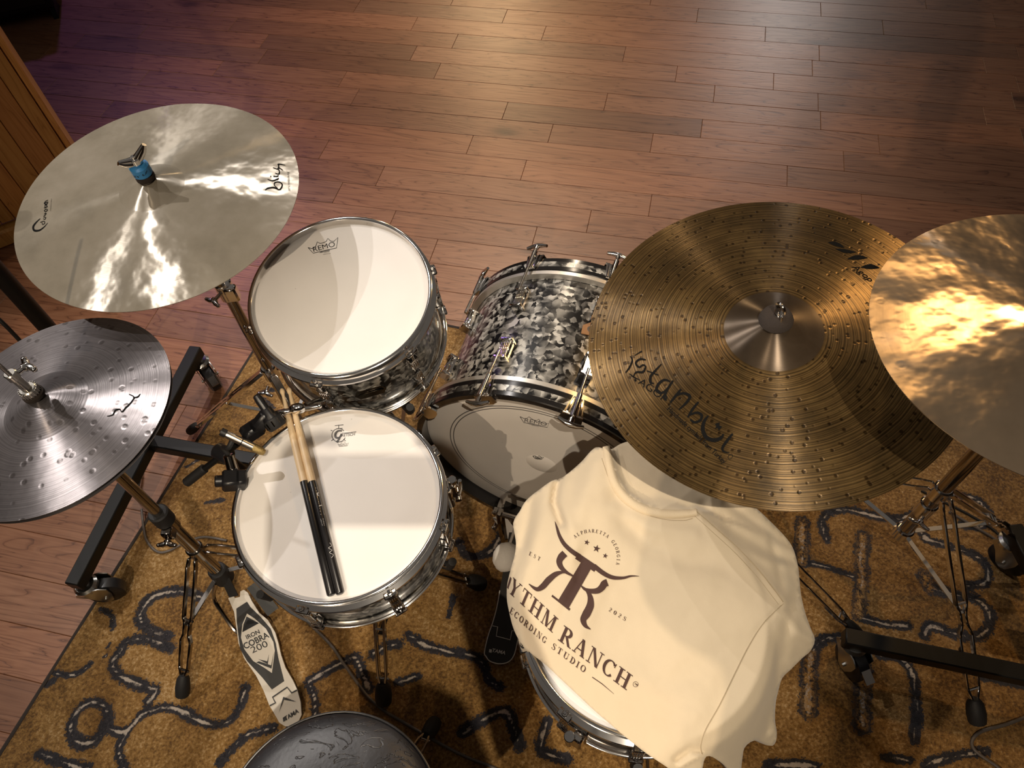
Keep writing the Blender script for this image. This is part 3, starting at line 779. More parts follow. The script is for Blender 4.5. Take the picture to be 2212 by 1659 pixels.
# ================================================================== CYMBALS
DZ = Vector((0, 0, CAM_H - 1.75))
def cyl_frame(c, n, x_hint=Vector((1, 0, 0))):
    n = Vector(n).normalized(); x = (x_hint - n * x_hint.dot(n)).normalized(); y = n.cross(x)
    m = Matrix.Identity(3); m.col[0] = x; m.col[1] = y; m.col[2] = n
    return mat4(m, Vector(c) + DZ)
class Cym:
    def __init__(s, name, label, c, n, Rr, rb, hbow, hbell, mat, bellmat=None, seed=0, wob=0.0):
        s.M = cyl_frame(c, n); s.R = Rr; s.rb = rb; s.hbow = hbow; s.hbell = hbell
        s.o = thing(name, label, 'cymbal', s.M)
        rs_ = [0.0065 + (rb - .0065) * (i / 12) for i in range(13)]
        ro = [rb + (Rr - rb) * (i / 44) for i in range(1, 45)]
        nseg = 160
        def surf(rl):
            m = MB(); k = len(rl)
            for i in range(nseg):
                a = 2 * math.pi * i / nseg; ca, sa = math.cos(a), math.sin(a)
                for r in rl:
                    w = wob * noise.noise(Vector((r * ca * 14 + seed, r * sa * 14, 0))) * min(1, max(0, (r - rb) / .04)) if wob else 0
                    m.v.append(V(r * ca, r * sa, s.z(r) + w))
                for r in reversed(rl):
                    m.v.append(V(r * ca, r * sa, s.z(r) - .0013))
            k2 = 2 * k
            for i in range(nseg):
                j = (i + 1) % nseg
                for q in range(k2):
                    m.f.append((i * k2 + q, j * k2 + q, j * k2 + (q + 1) % k2, i * k2 + (q + 1) % k2))
            return m
        s.bow = surf([rb] + ro).build('bow', mat, s.o, local=True, smooth=60)
        s.bell = surf(rs_).build('bell', bellmat or mat, s.o, local=True, smooth=60)
    def z(s, r):
        q = r / s.R
        z = s.hbow * (1 - q ** 1.35)
        if r < s.rb:
            t = r / s.rb; z += s.hbell * (1 - t * t) ** 1.4
        return z
    def loc(s, px, py):
        P = on_plane(px, py, s.M.translation + s.M.to_3x3() @ Vector((0, 0, s.hbow * .45)), s.M.to_3x3() @ Vector((0, 0, 1)))
        return s.M.inverted() @ P
    def print_fn(s):
        def fn(px, py):
            p = s.loc(px, py); r = math.hypot(p.x, p.y)
            k = min(1, (s.R - .003) / r) if r > 0 else 1
            return s.M @ Vector((p.x * k, p.y * k, s.z(min(r, s.R - .003)) + .00055))
        return fn
    def top(s): return s.M @ Vector((0, 0, s.z(.007)))
    def axis(s): return s.M.to_3x3() @ Vector((0, 0, 1))

crash = Cym('crash_cymbal', 'pale bronze crash cymbal with a blue topped wing nut, over the floor', (-.6075, 1.0892, .8768), (0, -.0786, .9969), .254, .058, .030, .016, 'bronze_pale', seed=1, wob=.0007)
ride = Cym('ride_cymbal', 'large dark brown ride cymbal with close lathe rings and black lettering', (.4015, .6786, .843), (-.1202, -.0631, .9907), .2794, .072, .024, .022, 'bronze_dark', 'bronze_bell', seed=2, wob=.0004)
rcrash = Cym('thin_crash_cymbal', 'shiny hammered crash cymbal hanging over the edge of the dark ride cymbal', (.6801, .5123, 1.0145), (-.0456, .0614, .9971), .2286, .056, .026, .018, 'bronze_mirror', seed=3, wob=.0012)
hat = Cym('hihat_cymbal', 'grey hammered top hi-hat cymbal on its rod and clutch', (-.7309, .6924, .7988), (-.0581, 0, .9983), .190, .066, .020, .020, 'bronze_grey', seed=4, wob=.0005)
hat2 = Cym('bottom_hihat_cymbal', 'lower hi-hat cymbal lying upturned just beneath the grey hammered one', (-.7309, .6924, .7885), (-.0581, 0, .9983), .188, .066, -.020, -.018, 'bronze_grey', seed=5)

# lettering on the pale crash
z1 = zm(0, 200, 3.16)
p = P2()
p.stroke([z1(*q) for q in ((320, 735), (290, 740), (312, 765), (290, 775))], 2.0)
for pts in ([(318, 722), (296, 730), (300, 748), (318, 742)], [(315, 748), (296, 757), (300, 772), (316, 766)], [(300, 782), (316, 790), (300, 802), (292, 792), (304, 784)], [(290, 818), (306, 812), (298, 826), (286, 832)],
            [(286, 838), (304, 842), (296, 854), (284, 848)], [(262, 872), (290, 866), (296, 880), (280, 888), (276, 874)]):
    p.stroke([z1(*q) for q in pts], 1.5)
p.stroke([z1(*q) for q in ((262, 845), (232, 868), (210, 895), (218, 922), (255, 925), (292, 905), (318, 880))], [1, 3, 4.5, 4.5, 3.6, 2.2, .6])
p.build('maker_mark', 'matte_ink', crash.bow, crash.print_fn())
p = P2()
p.stroke([z1(*q) for q in ((1805, 655), (1820, 640), (1860, 630), (1895, 640), (1912, 622), (1915, 600), (1895, 588), (1868, 595), (1866, 615), (1885, 632))], [1, 3, 3, 2.6, 2.6, 2.4, 2.4, 2.2, 2, 1.6])
p.stroke([z1(*q) for q in ((1820, 578), (1850, 585), (1885, 570), (1893, 560))], [1.4, 2.4, 2.6, 1.4])
p.stroke([z1(*q) for q in ((1858, 553), (1880, 551), (1893, 545))], 2.2); p.stroke([z1(*q) for q in ((1838, 556), (1844, 555))], 2.2)
p.stroke([z1(*q) for q in ((1870, 530), (1893, 534), (1898, 512), (1888, 500), (1898, 492), (1922, 505))], [1.2, 2, 2.2, 2.2, 2, 1.2])
p.stroke([z1(*q) for q in ((1855, 492), (1885, 500), (1893, 478), (1888, 468), (1905, 464), (1936, 467))], [1.2, 2, 2.2, 2.2, 2, 1.0])
p.build('model_name', 'matte_ink', crash.bow, crash.print_fn())
p = P2(); p.text('20" CRASH/RIDE', z1(1968, 640), z1(1962, 512)); p.build('size_text', 'faint_ink', crash.bow, crash.print_fn())
p = P2(); p.text('HANDMADE CYMBALS', z1(342, 800), z1(346, 715)); p.build('small_text', 'faint_ink', crash.bow, crash.print_fn())

# lettering on the dark ride (crop of the photo from 1260,420 at 2.37x)
z3 = zm(1260, 420, 2.37)
p = P2()
def st(pts, w): p.stroke([z3(*q) for q in pts], [x / 2.37 for x in w] if isinstance(w, (list, tuple)) else w / 2.37)
st([(240, 822), (250, 845), (235, 880), (215, 905)], [4, 9, 10, 5]); st([(262, 820), (300, 800)], [3, 8])
st([(320, 845), (290, 840), (268, 858), (285, 880), (305, 870), (318, 880), (305, 905), (270, 905), (255, 930)], [6, 10, 10, 9, 8, 9, 11, 9, 4])
st([(400, 870), (370, 900), (345, 930), (345, 960), (362, 965)], [5, 11, 14, 12, 5]); st([(325, 900), (385, 925)], [5, 6])
st([(445, 960), (415, 950), (385, 970), (375, 1000), (400, 1015), (430, 995), (450, 965)], [8, 12, 15, 15, 12, 11, 9]); st([(460, 955), (430, 1000), (415, 1040), (428, 1052)], [9, 13, 13, 5])
st([(500, 1000), (470, 1035), (445, 1065)], [10, 14, 9]); st([(478, 1030), (510, 1020), (545, 1035), (530, 1065), (490, 1100)], [8, 12, 15, 14, 6])
st([(590, 1065), (560, 1100), (535, 1140)], [9, 14, 9]); st([(545, 1128), (580, 1118), (605, 1130), (600, 1155), (570, 1165), (548, 1150)], [9, 12, 14, 13, 12, 9])
st([(640, 1135), (620, 1160), (612, 1200), (630, 1240), (670, 1255), (705, 1245), (718, 1225)], [7, 16, 20, 20, 20, 17, 7])
st([(765, 1225), (740, 1255), (715, 1290), (718, 1310), (750, 1320)], [9, 15, 14, 9, 4])
s5 = []
for i in range(10):
    a = math.pi * (2 * i / 10) - 1.2; rr = 21 if i % 2 == 0 else 8
    s5.append(z3(690 + rr * math.cos(a), 1188 + rr * math.sin(a)))
p.poly(s5)
st([(745, 1330), (760, 1325), (765, 1338), (752, 1350), (742, 1342), (746, 1331)], 2.5)
st([(235, 910), (260, 930), (290, 945)], [4, 7, 3]); st([(262, 940), (270, 950)], 9)
p.text('AGOP', z3(278, 960), z3(415, 1062), hk=.8)
p.build('maker_logo', 'matte_ink', ride.bow, ride.print_fn(), cut=12)
p = P2()
p.text('Handmade cymbals from Turkey', z3(428, 1098), z3(722, 1375), hk=1.15, up=(.55, -.75), shear=.2, bold=.012)
p.build('maker_motto', 'matte_ink', ride.bow, ride.print_fn(), cut=12)
p = P2()
def leaf(a, b, w):
    a = Vector(a); b = Vector(b); n = Vector((-(b - a).y, (b - a).x)).normalized() * w
    k = 10; up = [a + (b - a) * (i / k) + n * math.sin(math.pi * i / k) for i in range(k + 1)]; dn = [a + (b - a) * (i / k) - n * .4 * math.sin(math.pi * i / k) for i in range(k - 1, 0, -1)]
    p.poly([z3(*q) for q in up + dn])
leaf((1252, 240), (1340, 268), -16); leaf((1350, 330), (1460, 318), -18); leaf((1290, 275), (1400, 290), 14); leaf((1420, 372), (1520, 370), -18)
p.text('Agop', z3(1372, 372), z3(1470, 452), hk=.7, shear=.4)
p.build('series_mark', 'matte_ink', ride.bow, ride.print_fn(), cut=12)
# signature on the hi-hat
z2c = zm(0, 660, 3.95)
p = P2()
p.stroke([z2c(*q) for q in ((920, 950), (965, 935), (985, 900), (1020, 885), (1040, 905), (1070, 870), (1100, 840), (1130, 800), (1140, 775), (1100, 755))], [1, 2.2, 2.6, 2.4, 2.2, 2.6, 2.6, 2.6, 2.2, 1.6])
p.stroke([z2c(*q) for q in ((1130, 780), (1165, 775), (1190, 745))], [1.2, 3, 1])
p.build('signature', 'matte_ink', hat.bow, hat.print_fn())

# ================================================================== DRUMS
def inst(me, name, parent, basis):
    return obj_from(me, name, None, parent, 0, basis)
def mesh_of(mb, name, mat, smooth=40):
    me = bpy.data.meshes.new(name); me.from_pydata([tuple(v) for v in mb.v], [], mb.f)
    bm = bmesh.new(); bm.from_mesh(me); bmesh.ops.recalc_face_normals(bm, faces=bm.faces[:]); bm.to_mesh(me); bm.free()
    me.materials.append(MATS[mat])
    me.polygons.foreach_set('use_smooth', [True] * len(me.polygons)); me.set_sharp_from_angle(angle=R(smooth))
    return me
def hoop_profile(rh, flip=1):
    """triple flanged steel hoop: rolled lip, wall, lower flange (z downwards from the lip)"""
    f = flip
    return [(rh - .0040, 0.0), (rh - .0020, .0016 * f), (rh + .0005, .0016 * f), (rh + .0030, 0.0), (rh + .0024, -.0030 * f), (rh - .0008, -.0042 * f), (rh - .0012, -.019 * f),
            (rh + .0075, -.0215 * f), (rh + .0085, -.0240 * f), (rh + .0060, -.0256 * f), (rh - .0030, -.0230 * f), (rh - .0038, -.0040 * f)]
def lug_bow():
    """cast lug: ridged block with a rod socket"""
    m = MB()
    m.box((.0075, 0, 0), (.015, .017, .034), None, .003)
    for k in range(4): m.box((.0155, -.006 + k * .004, -.004), (.003, .0022, .030), None, .0008)
    m.box((.009, 0, .018), (.017, .020, .006), None, .0015)
    return m
def rod(zt, zb):
    m = MB()
    m.cyl((0, 0, zb), (0, 0, zt), .0028, n=10)
    m.cyl((0, 0, zt - .003), (0, 0, zt + .0015), .0064, n=14, bev=.0008)
    m.cyl((0, 0, zt + .0015), (0, 0, zt + .006), .0048, n=12, bev=.001)
    m.box((0, 0, zt + .0095), (.0052, .0052, .008), None, .0006)
    return m
def drum(name, label, M, rs_, rh, depth, nl, a0, shell, headmat, lugh, hoopmat='chrome', two_lug=False, group=None):
    """shell + two flanged hoops + heads + lugs with rods; local Z up, lip of the batter hoop at z = 0"""
    t = thing(name, label, 'drum', M @ Matrix.Translation((0, 0, 0)))
    MB().lathe([(rs_ - .008, -.010), (rs_, -.014), (rs_, -depth + .014), (rs_ - .008, -depth + .010)], 96).build('shell', shell, t, local=True)
    hp = MB().ring(hoop_profile(rh), 128).build('batter_hoop', hoopmat, t, local=True, smooth=50)
    MB().ring([(r, -depth - z) for r, z in hoop_profile(rh)], 128).build('bottom_hoop', hoopmat, t, local=True, smooth=50)
    hd = MB().lathe([(0.0002, -.0085), (rs_ * .5, -.0085), (rs_ - .010, -.0085), (rs_ - .004, -.0090), (rs_ + .002, -.0135), (rs_ + .004, -.018)], 96).build('batter_head', headmat, t, local=True)
    MB().lathe([(0.0002, -depth + .009), (rs_ - .004, -depth + .009), (rs_ + .002, -depth + .014)], 64).build('bottom_head', 'head_bass', t, local=True)
    zr = -.016; lm = mesh_of(lug_bow(), 'lug', 'chrome')
    rt = mesh_of(rod(zr - .006, -lugh), 'tension_rod', 'chrome')
    cl = mesh_of(MB().box((0, 0, 0), (.016, .024, .005), None, .0018), 'hoop_ear', hoopmat)
    for i in range(nl):
        a = a0 + 2 * math.pi * i / nl; Rz = Matrix.Rotation(a, 4, 'Z')
        inst(rt, 'tension_rod', t, Rz @ Matrix.Translation((rh + .0075, 0, 0)))
        inst(cl, 'hoop_ear', t, Rz @ Matrix.Translation((rh + .0065, 0, zr - .0065)))
        inst(lm, 'lug', t, Rz @ Matrix.Translation((rs_ - .001, 0, -lugh - .012)))
        flip = Rz @ Matrix.Translation((0, 0, -depth)) @ Matrix.Scale(-1, 4, (0, 0, 1))
        r2 = inst(rt, 'tension_rod', t, Matrix.Translation((0, 0, -depth)) @ Rz @ Matrix.Rotation(math.pi, 4, 'X') @ Matrix.Translation((rh + .0075, 0, 0)))
        inst(cl, 'hoop_ear', t, Rz @ Matrix.Translation((rh + .0065, 0, -depth - zr + .0065)))
        inst(lm, 'lug', t, Matrix.Translation((0, 0, -depth)) @ Rz @ Matrix.Rotation(math.pi, 4, 'X') @ Matrix.Translation((rs_ - .001, 0, -lugh - .012)))
    return t, hd
def head_fn(M, z=-.0085):
    P = M @ Vector((0, 0, z + .0004)); n = M.to_3x3() @ Vector((0, 0, 1))
    return lambda px, py: on_plane(px, py, P, n)
def crown(p, rd, pts, w):
    p.stroke([rd(*q) for q in pts], w, smooth=False)

# ---------------------------------------------------------------- snare (with the sticks on it)
SN = cyl_frame((-.3193, .5981, .5937), (.0123, -.0654, .9978))
snare, snare_head = drum('snare_drum', 'snare drum in black pearl with a white batter head and two drumsticks lying on it', SN, .1765, .1815, .150, 8, R(-62), 'pearl_drum', 'head_coated', .044)
zs = zm(480, 860, 3.191)
p = P2()
ring_ = [zs(803 + 47 * math.cos(a), 256 + 46 * math.sin(a)) for a in [R(x) for x in range(20, 330, 10)]]
p.stroke(ring_, 1.6, smooth=False)
for q in (((803, 184), (803, 212)), ((776, 190), (836, 184)), ((786, 212), (830, 208)), ((770, 280), (752, 294)), ((836, 282), (850, 294)), ((760, 226), (748, 222))): p.stroke([zs(*v) for v in q], 1.5, smooth=False)
p.stroke([zs(*q) for q in ((826, 226), (800, 226), (782, 244), (782, 268), (800, 274), (818, 262), (824, 246))], [3, 4, 5, 5, 4, 3, 3])
p.stroke([zs(*q) for q in ((822, 244), (808, 276), (790, 306))], [3, 4.4, 4.4])
p.text('RETSCH', zs(822, 266), zs(918, 256), hk=1.0, shear=.25, bold=.02)
p.stroke([zs(*q) for q in ((826, 242), (880, 238), (924, 232))], 1.5, smooth=False)
p.stroke([zs(*q) for q in ((798, 316), (806, 334), (862, 328), (870, 308), (856, 316), (846, 306), (834, 318), (822, 308), (812, 322), (798, 316))], .8, smooth=False)
p.text('REMO', zs(808, 331), zs(858, 326), hk=.8); p.text('DESIGNED BY', zs(818, 304), zs(852, 300))
p.build('head_logo', 'grey_ink', snare_head, head_fn(SN))
# strainer (lever box) on the side that faces the bass drum
m = MB(); A = R(8); c, s_ = math.cos(A), math.sin(A)
Rz = Matrix.Rotation(A, 4, 'Z')
m.box((.186, 0, -.075), (.018, .030, .075), Rz, .003); m.box((.199, 0, -.055), (.012, .020, .05), Rz, .003)
m.cyl(Rz @ V(.203, -.012, -.09), Rz @ V(.203, .012, -.09), .006, n=12); m.cyl(Rz @ V(.200, 0, -.03), Rz @ V(.200, 0, -.018), .008, n=14, bev=.001)
m.tube([Rz @ V(.206, .0, -.09), Rz @ V(.212, .0, -.06), Rz @ V(.213, .0, -.03)], .0035, 8)
m.build('snare_strainer', 'chrome', snare, local=True)
m = MB()
for k in range(-6, 7): m.tube([(-.12, k * .003, -.1425), (.12, k * .003, -.1425)], .0008, 5)
m.build('snare_wires', 'zinc', snare, local=True)
# ---------------------------------------------------------------- tom
kt = .173 / .160                            # 13 inch rack tom
TM = cyl_frame((-.2815 * kt, .8806 * kt, 1.75 - .9405 * kt), (-.0108, -.1897, .9818))
tom, tom_head = drum('tom_drum', 'rack tom in black pearl with a white head, half shaded by the pale crash', TM, .1640, .1700, .200, 6, R(-45), 'pearl_drum', 'head_coated', .060)
zt = zm(420, 440, 3.687)
p = P2()
p.stroke([zt(*q) for q in ((905, 350), (946, 394), (1132, 352), (1142, 268), (1110, 300), (1085, 298), (1062, 276), (1050, 300), (1024, 312), (1000, 316), (978, 304), (966, 340), (940, 358), (905, 350))], 1.3, smooth=False)
p.text('REMO', zt(950, 384), zt(1122, 338), hk=.82); p.text('AMBASSADOR', zt(998, 394), zt(1080, 374), bold=.02); p.text('COATED', zt(1032, 393), zt(1076, 383)); p.text('MADE IN U.S.A.', zt(1026, 408), zt(1086, 396))
p.build('head_logo', 'ink', tom_head, head_fn(TM))
# badge on the tom shell facing the drummer
m = MB(); bz = -.105
for (w, h, d) in ((.062, .042, .0012), (.050, .012, .0022)):
    pts = []
    for (x, y) in ((-1, 0), (-.75, .8), (.75, .8), (1, 0), (.75, -.8), (-.75, -.8)):
        a = R(-78) + x * w / 2 / .164; r = .164 + d; pts.append(V(r * math.cos(a), r * math.sin(a), bz + y * h / 2))
    a = R(-78); m.prism(pts, V(math.cos(a), math.sin(a), 0) * .0012)
m.build('badge', 'badge', tom, local=True)
# ---------------------------------------------------------------- bass drum
k = .279 / .27
BC = Vector((.0399 * k, .7644 * k, CAM_H - 1.4462 * k + .006))
bn = Vector((math.sin(R(-22.4)), -math.cos(R(-22.4)), 0))
m3 = Matrix.Identity(3); m3.col[2] = bn; m3.col[1] = Vector((0, 0, 1)); m3.col[0] = m3.col[1].cross(bn)
BM = mat4(m3, BC)
bass = thing('bass_drum', 'large bass drum in grey and black pearl lying on its side on the rug', 'drum', BM)
RB, LB = .2775, .388                         # shell radius, distance between the two hoops' outer faces
MB().lathe([(RB - .008, -.030), (RB, -.032), (RB, -LB + .032), (RB - .008, -LB + .03)], 160).build('shell', 'pearl_bass', bass, local=True)
for nm, z0, sg in (('batter_hoop', 0.0, 1), ('front_hoop', -LB, -1)):
    hp = MB().ring([(RB + .0035, z0), (RB + .0155, z0), (RB + .0175, z0 - sg * .002), (RB + .0175, z0 - sg * .038), (RB + .0155, z0 - sg * .040), (RB + .0035, z0 - sg * .040)], 160).build(nm, 'black_lacquer', bass, local=True)
    MB().ring([(RB + .0172, z0 - sg * .012), (RB + .0182, z0 - sg * .013), (RB + .0182, z0 - sg * .027), (RB + .0172, z0 - sg * .028)], 160).build('hoop_inlay', 'pearl_bass', hp, local=True)
    MB().ring([(RB + .001, z0 - sg * .040), (RB + .0165, z0 - sg * .040), (RB + .0165, z0 - sg * .050), (RB + .001, z0 - sg * .050)], 160).build('counter_ring', 'aluminium', bass, local=True)
bhead = MB().lathe([(0.0002, -.026), (RB * .6, -.026), (RB - .008, -.026), (RB + .003, -.031)], 128).build('batter_head', 'head_bass', bass, local=True)
MB().lathe([(0.0002, -LB + .026), (RB - .008, -LB + .026), (RB + .003, -LB + .031)], 96).build('front_head', 'black_plastic', bass, local=True)
for r in (.2135, .2215):
    MB().ring([(r - .0011, -.0256), (r + .0011, -.0256), (r + .0011, -.0262), (r - .0011, -.0262)], 128).build('head_ring_print', 'grey_ink', bhead, local=True)
ptc = MB().lathe([(.0002, -.0256), (.036, -.0256), (.0366, -.0259)], 40).build('impact_patch', 'head_bass', bhead, local=True)
zh = zm(860, 840, 4.096)
p = P2()
p.stroke([zh(*q) for q in ((1078, 245), (1112, 298), (1320, 342), (1334, 304), (1300, 312), (1262, 296), (1244, 268), (1225, 282), (1200, 276), (1176, 262), (1158, 246), (1140, 262), (1112, 262), (1078, 245))], 1.2, smooth=False)
p.text('REMO', zh(1116, 292), zh(1312, 330), hk=.62); p.text('POWERSTROKE', zh(1150, 312), zh(1264, 334)); p.text('MADE IN U.S.A.', zh(1178, 324), zh(1244, 338))
p.build('head_logo', 'grey_ink', bhead, head_fn(BM, -.026))
p = P2(); p.stroke([zh(*q) for q in ((1192, 594), (1208, 614), (1272, 622), (1288, 606), (1268, 606), (1246, 592), (1232, 606), (1214, 594), (1192, 594))], 1.2, smooth=False)
p.text('REMO', zh(1210, 612), zh(1270, 620), hk=.7, bold=.02); p.text('FALAM', zh(1216, 624), zh(1262, 630))
p.build('patch_logo', 'ink', ptc, head_fn(BM, -.0255))
def claw(M, name_r):
    """T-rod, claw hook over the hoop and lug on the shell, at local angle; z along the axis"""
def bd_lug():
    m = MB()
    m.box((.009, 0, 0), (.018, .026, .050), None, .006)
    for k in range(5): m.box((.0185, -.009 + k * .0045, 0), (.004, .0024, .046), None, .001)
    m.box((.013, 0, .024), (.024, .028, .008), None, .002); m.box((.013, 0, -.024), (.024, .028, .008), None, .002)
    return m
def bd_rod():
    m = MB()
    m.cyl((0, 0, -.105), (0, 0, .022), .0033, n=10); m.cyl((0, 0, -.040), (0, 0, .012), .0052, .0062, n=12)
    m.tube([(0, -.026, .026), (0, -.012, .030), (0, 0, .031), (0, .012, .030), (0, .026, .026)], [.0036, .0050, .0062, .0050, .0036], 10)
    m.cyl((0, 0, .018), (0, 0, .032), .0060, .0055, n=12)
    return m
def bd_claw():
    m = MB()
    m.prism([(.010, -.020, .004), (.010, .020, .004), (.010, .011, -.036), (.010, -.011, -.036)], (.004, 0, 0))
    for y in (-.013, -.0045, .0045, .013): m.tube([(.015, y, .003), (.0165, y * .85, -.014), (.014, y * .6, -.034)], .0022, 6)
    m.prism([(.012, -.021, .003), (-.008, -.024, .003), (-.014, -.013, .003), (-.016, 0, .003), (-.014, .013, .003), (-.008, .024, .003), (.012, .021, .003)], (0, 0, .004))
    m.box((.017, 0, -.004), (.012, .014, .020), None, .003)
    return m
lm = mesh_of(bd_lug(), 'lug', 'chrome'); rm = mesh_of(bd_rod(), 'tension_rod', 'chrome'); cm = mesh_of(bd_claw(), 'claw', 'chrome')
for i in range(10):
    a = R(111 - 36 * i)
    for front in (0, 1):
        ang = a + (R(3) if front else 0)
        B = Matrix.Rotation(ang, 4, 'Z')
        if front: B = B @ Matrix.Translation((0, 0, -LB)) @ Matrix.Rotation(math.pi, 4, 'X')
        inst(cm, 'claw', bass, B @ Matrix.Translation((RB + .0085, 0, 0)))
        inst(rm, 'tension_rod', bass, B @ Matrix.Translation((RB + .028, 0, 0)))
        inst(lm, 'lug', bass, B @ Matrix.Translation((RB - .001, 0, -.120)))
# leather tag and vent grommet on top of the shell, spurs at the sides
a = R(79); B = Matrix.Rotation(a, 4, 'Z')
tagm = MB(); tagm.prism([B @ V(RB + .001, y, z) for y, z in ((-.016, -.205), (.016, -.200), (.018, -.222), (.004, -.236), (-.014, -.230))], B.to_3x3() @ V(.0025, 0, 0)); tagm.build('vent_tag', 'leather_tag', bass, local=True)
tagm = MB(); q = B @ Matrix.Translation((RB + .003, .0, -.217)) @ Matrix.Rotation(math.pi / 2, 4, 'Y')
tagm.ring([(.0035, 0), (.0075, 0), (.0075, .0022), (.0035, .0022)], 24, q); tagm.build('vent_grommet', 'chrome', bass, local=True)
for sx in (0, 1):
    a = R(-25 if sx else 205); B = Matrix.Rotation(a, 4, 'Z')
    m = MB(); P0 = B @ V(RB, 0, -LB + .13); dr = (V(math.cos(a), math.sin(a) - .55, -.25)).normalized()
    m.box((RB + .012, 0, -LB + .13), (.03, .034, .05), B, .006)
    m.build('spur_bracket', 'chrome', bass, local=True)
    e = P0 + B.to_3x3() @ V(.015, 0, 0); zf = -BC.z + .014
    d = V(math.cos(a) * .10, zf - e.y, -.06); m = MB(); m.cyl(e, e + d, .006, n=12); m.sph(e + d, .010, 10); m.build('spur', 'chrome', bass, local=True)
# ---------------------------------------------------------------- second snare, under the T-shirt
S2c = Vector((.1686, .3560, .600)); 
S2 = cyl_frame(S2c, (0, 0, 1))
snare2, s2h = drum('spare_snare_drum', 'spare snare drum with a grey metal shell mostly covered by the T-shirt', S2, .1765, .1815, .140, 10, R(-171), 'dark_chrome', 'head_coated', .040)
Rz = Matrix.Rotation(R(-128), 4, 'Z'); m = MB()
m.box((.184, 0, -.085), (.016, .036, .07), Rz, .003); m.box((.198, .006, -.085), (.014, .018, .055), Rz, .003)
m.cyl(Rz @ V(.205, -.004, -.11), Rz @ V(.205, -.004, -.055), .0055, n=12, bev=.001); m.cyl(Rz @ V(.205, -.004, -.055), Rz @ V(.205, -.004, -.050), .0085, n=14, bev=.001)
m.build('snare_strainer', 'chrome', snare2, local=True)

# ================================================================== STANDS AND HARDWARE
UP = Vector((0, 0, 1))
def rails(p0, p1, prof, w=.0058, h=.0105):
    """double-braced leg: two flat rails whose gap follows prof = [(t, half gap)]"""
    p0 = Vector(p0); p1 = Vector(p1); d = (p1 - p0); side = d.cross(UP).normalized(); up = side.cross(d).normalized()
    m = MB()
    for sg in (-1, 1):
        pts = [p0 + d * t + side * (sg * g) for t, g in prof]
        for a, b in zip(pts[:-1], pts[1:]):
            e = (b - a).normalized() * .0012
            m.beam(a - e, b + e, w, h, up, .0013)
    for t in (.5, .93):
        q = p0 + d * t; m.cyl(q - side * .014, q + side * .014, .003, n=8)
    return m
LEGP = [(0, .008), (.07, .0105), (.48, .0105), (.52, .0065), (.62, .0065), (.68, .0125), (.9, .0105), (1, .004)]
def rubber_foot(p, d, r=.013, l=.055, mat='rubber'):
    d = Vector(d).normalized(); m = MB()
    M = mat4(frame_z(-d), Vector(p))
    m.lathe([(r * .55, -.004), (r * .95, .0), (r * 1.05, l * .35), (r * .9, l * .8), (r * .55, l)], 12, M, True, True)
    return m
def tripod(t, c, zc, zb, feet, mat='chrome', prof=LEGP, foot_r=.013, brace_t=.55, floor_z=RZ, wid=.0058):
    """collar, base block, legs with braces and rubber feet around the vertical axis c"""
    MB().cyl(V(c.x, c.y, zc - .022), V(c.x, c.y, zc + .022), .019, n=20, bev=.003).build('collar', mat, t)
    for f in feet:
        f = Vector((f[0], f[1], floor_z + foot_r * .9)); d = Vector((f.x - c.x, f.y - c.y, 0)).normalized()
        p0 = V(c.x, c.y, zc) + d * .020
        ax = (f - p0).normalized(); p1 = f - ax * .046
        lg = rails(p0, p1, prof, wid).build('leg', mat, t)
        rubber_foot(f, ax, foot_r, .055).build('rubber_foot', 'rubber', lg)
        q = p0 + (p1 - p0) * brace_t
        MB().beam(V(c.x, c.y, zb) + d * .014, q, .010, .0035, UP).build('brace', mat, t)
    MB().cyl(V(c.x, c.y, zb - .018), V(c.x, c.y, zb + .018), .020, n=20, bev=.003).build('base_collar', mat, t)
def wing(t, p, axis, span=.036, mat='chrome', name='wing_screw', across=None):
    axis = Vector(axis).normalized(); a = across or axis.cross(UP)
    a = Vector(a).normalized() if Vector(a).length > .01 else V(1, 0, 0)
    p = Vector(p); m = MB()
    m.cyl(p - axis * .012, p + axis * .006, .0042, n=10); m.cyl(p, p + axis * .011, .0075, .006, n=14, bev=.001)
    for sg in (-1, 1):
        m.tube([p + axis * .006, p + axis * .009 + a * sg * span * .28, p + axis * .010 + a * sg * span * .5], [.0052, .0058, .0040], 10)
        m.sph(p + axis * .010 + a * sg * span * .5, .0048, 10)
    return m.build(name, mat, t)

# ---------------------------------------------------------------- stand of the pale crash
cs = V(-.602, 1.135, 0)
t = thing('crash_cymbal_stand', 'chrome tripod stand carrying the pale crash cymbal beside the rack tom', 'cymbal stand', cs.copy())
MB().cyl(cs + UP * .09, cs + UP * .64, .0125, n=20, bev=.002).build('lower_tube', 'dark_chrome', t)
ct = crash.top(); ca = crash.axis(); tilt = ct - ca * .075
MB().cyl(cs + UP * .60, tilt, .0095, n=18).build('upper_tube', 'dark_chrome', t)
m = MB(); m.cyl(cs + UP * .605, cs + UP * .655, .019, n=20, bev=.003); m.box(cs + V(.016, -.012, .63), (.026, .022, .040), None, .004); m.build('height_clamp', 'chrome', t)
wing(t, cs + V(-.022, -.018, .622), (-.6, -.75, -.15), .036)
for zr_ in (.515, .50, .39): MB().sph(cs + V(.004, -.0125, zr_), .005, 8).build('rivet', 'chrome', t)
m = MB(); m.cyl(tilt - ca * .004, tilt + ca * .03, .012, n=16, bev=.002); m.cyl(tilt + V(-.016, 0, .008), tilt + V(.016, 0, .008), .011, n=16, bev=.002); m.build('tilter', 'chrome', t)
MB().cyl(tilt + ca * .02, ct + ca * .052, .004, n=10).build('threaded_rod', 'chrome', t)
MB().cyl(ct - ca * .016, ct - ca * .001, .017, n=20, bev=.003).build('lower_felt', 'felt', t)
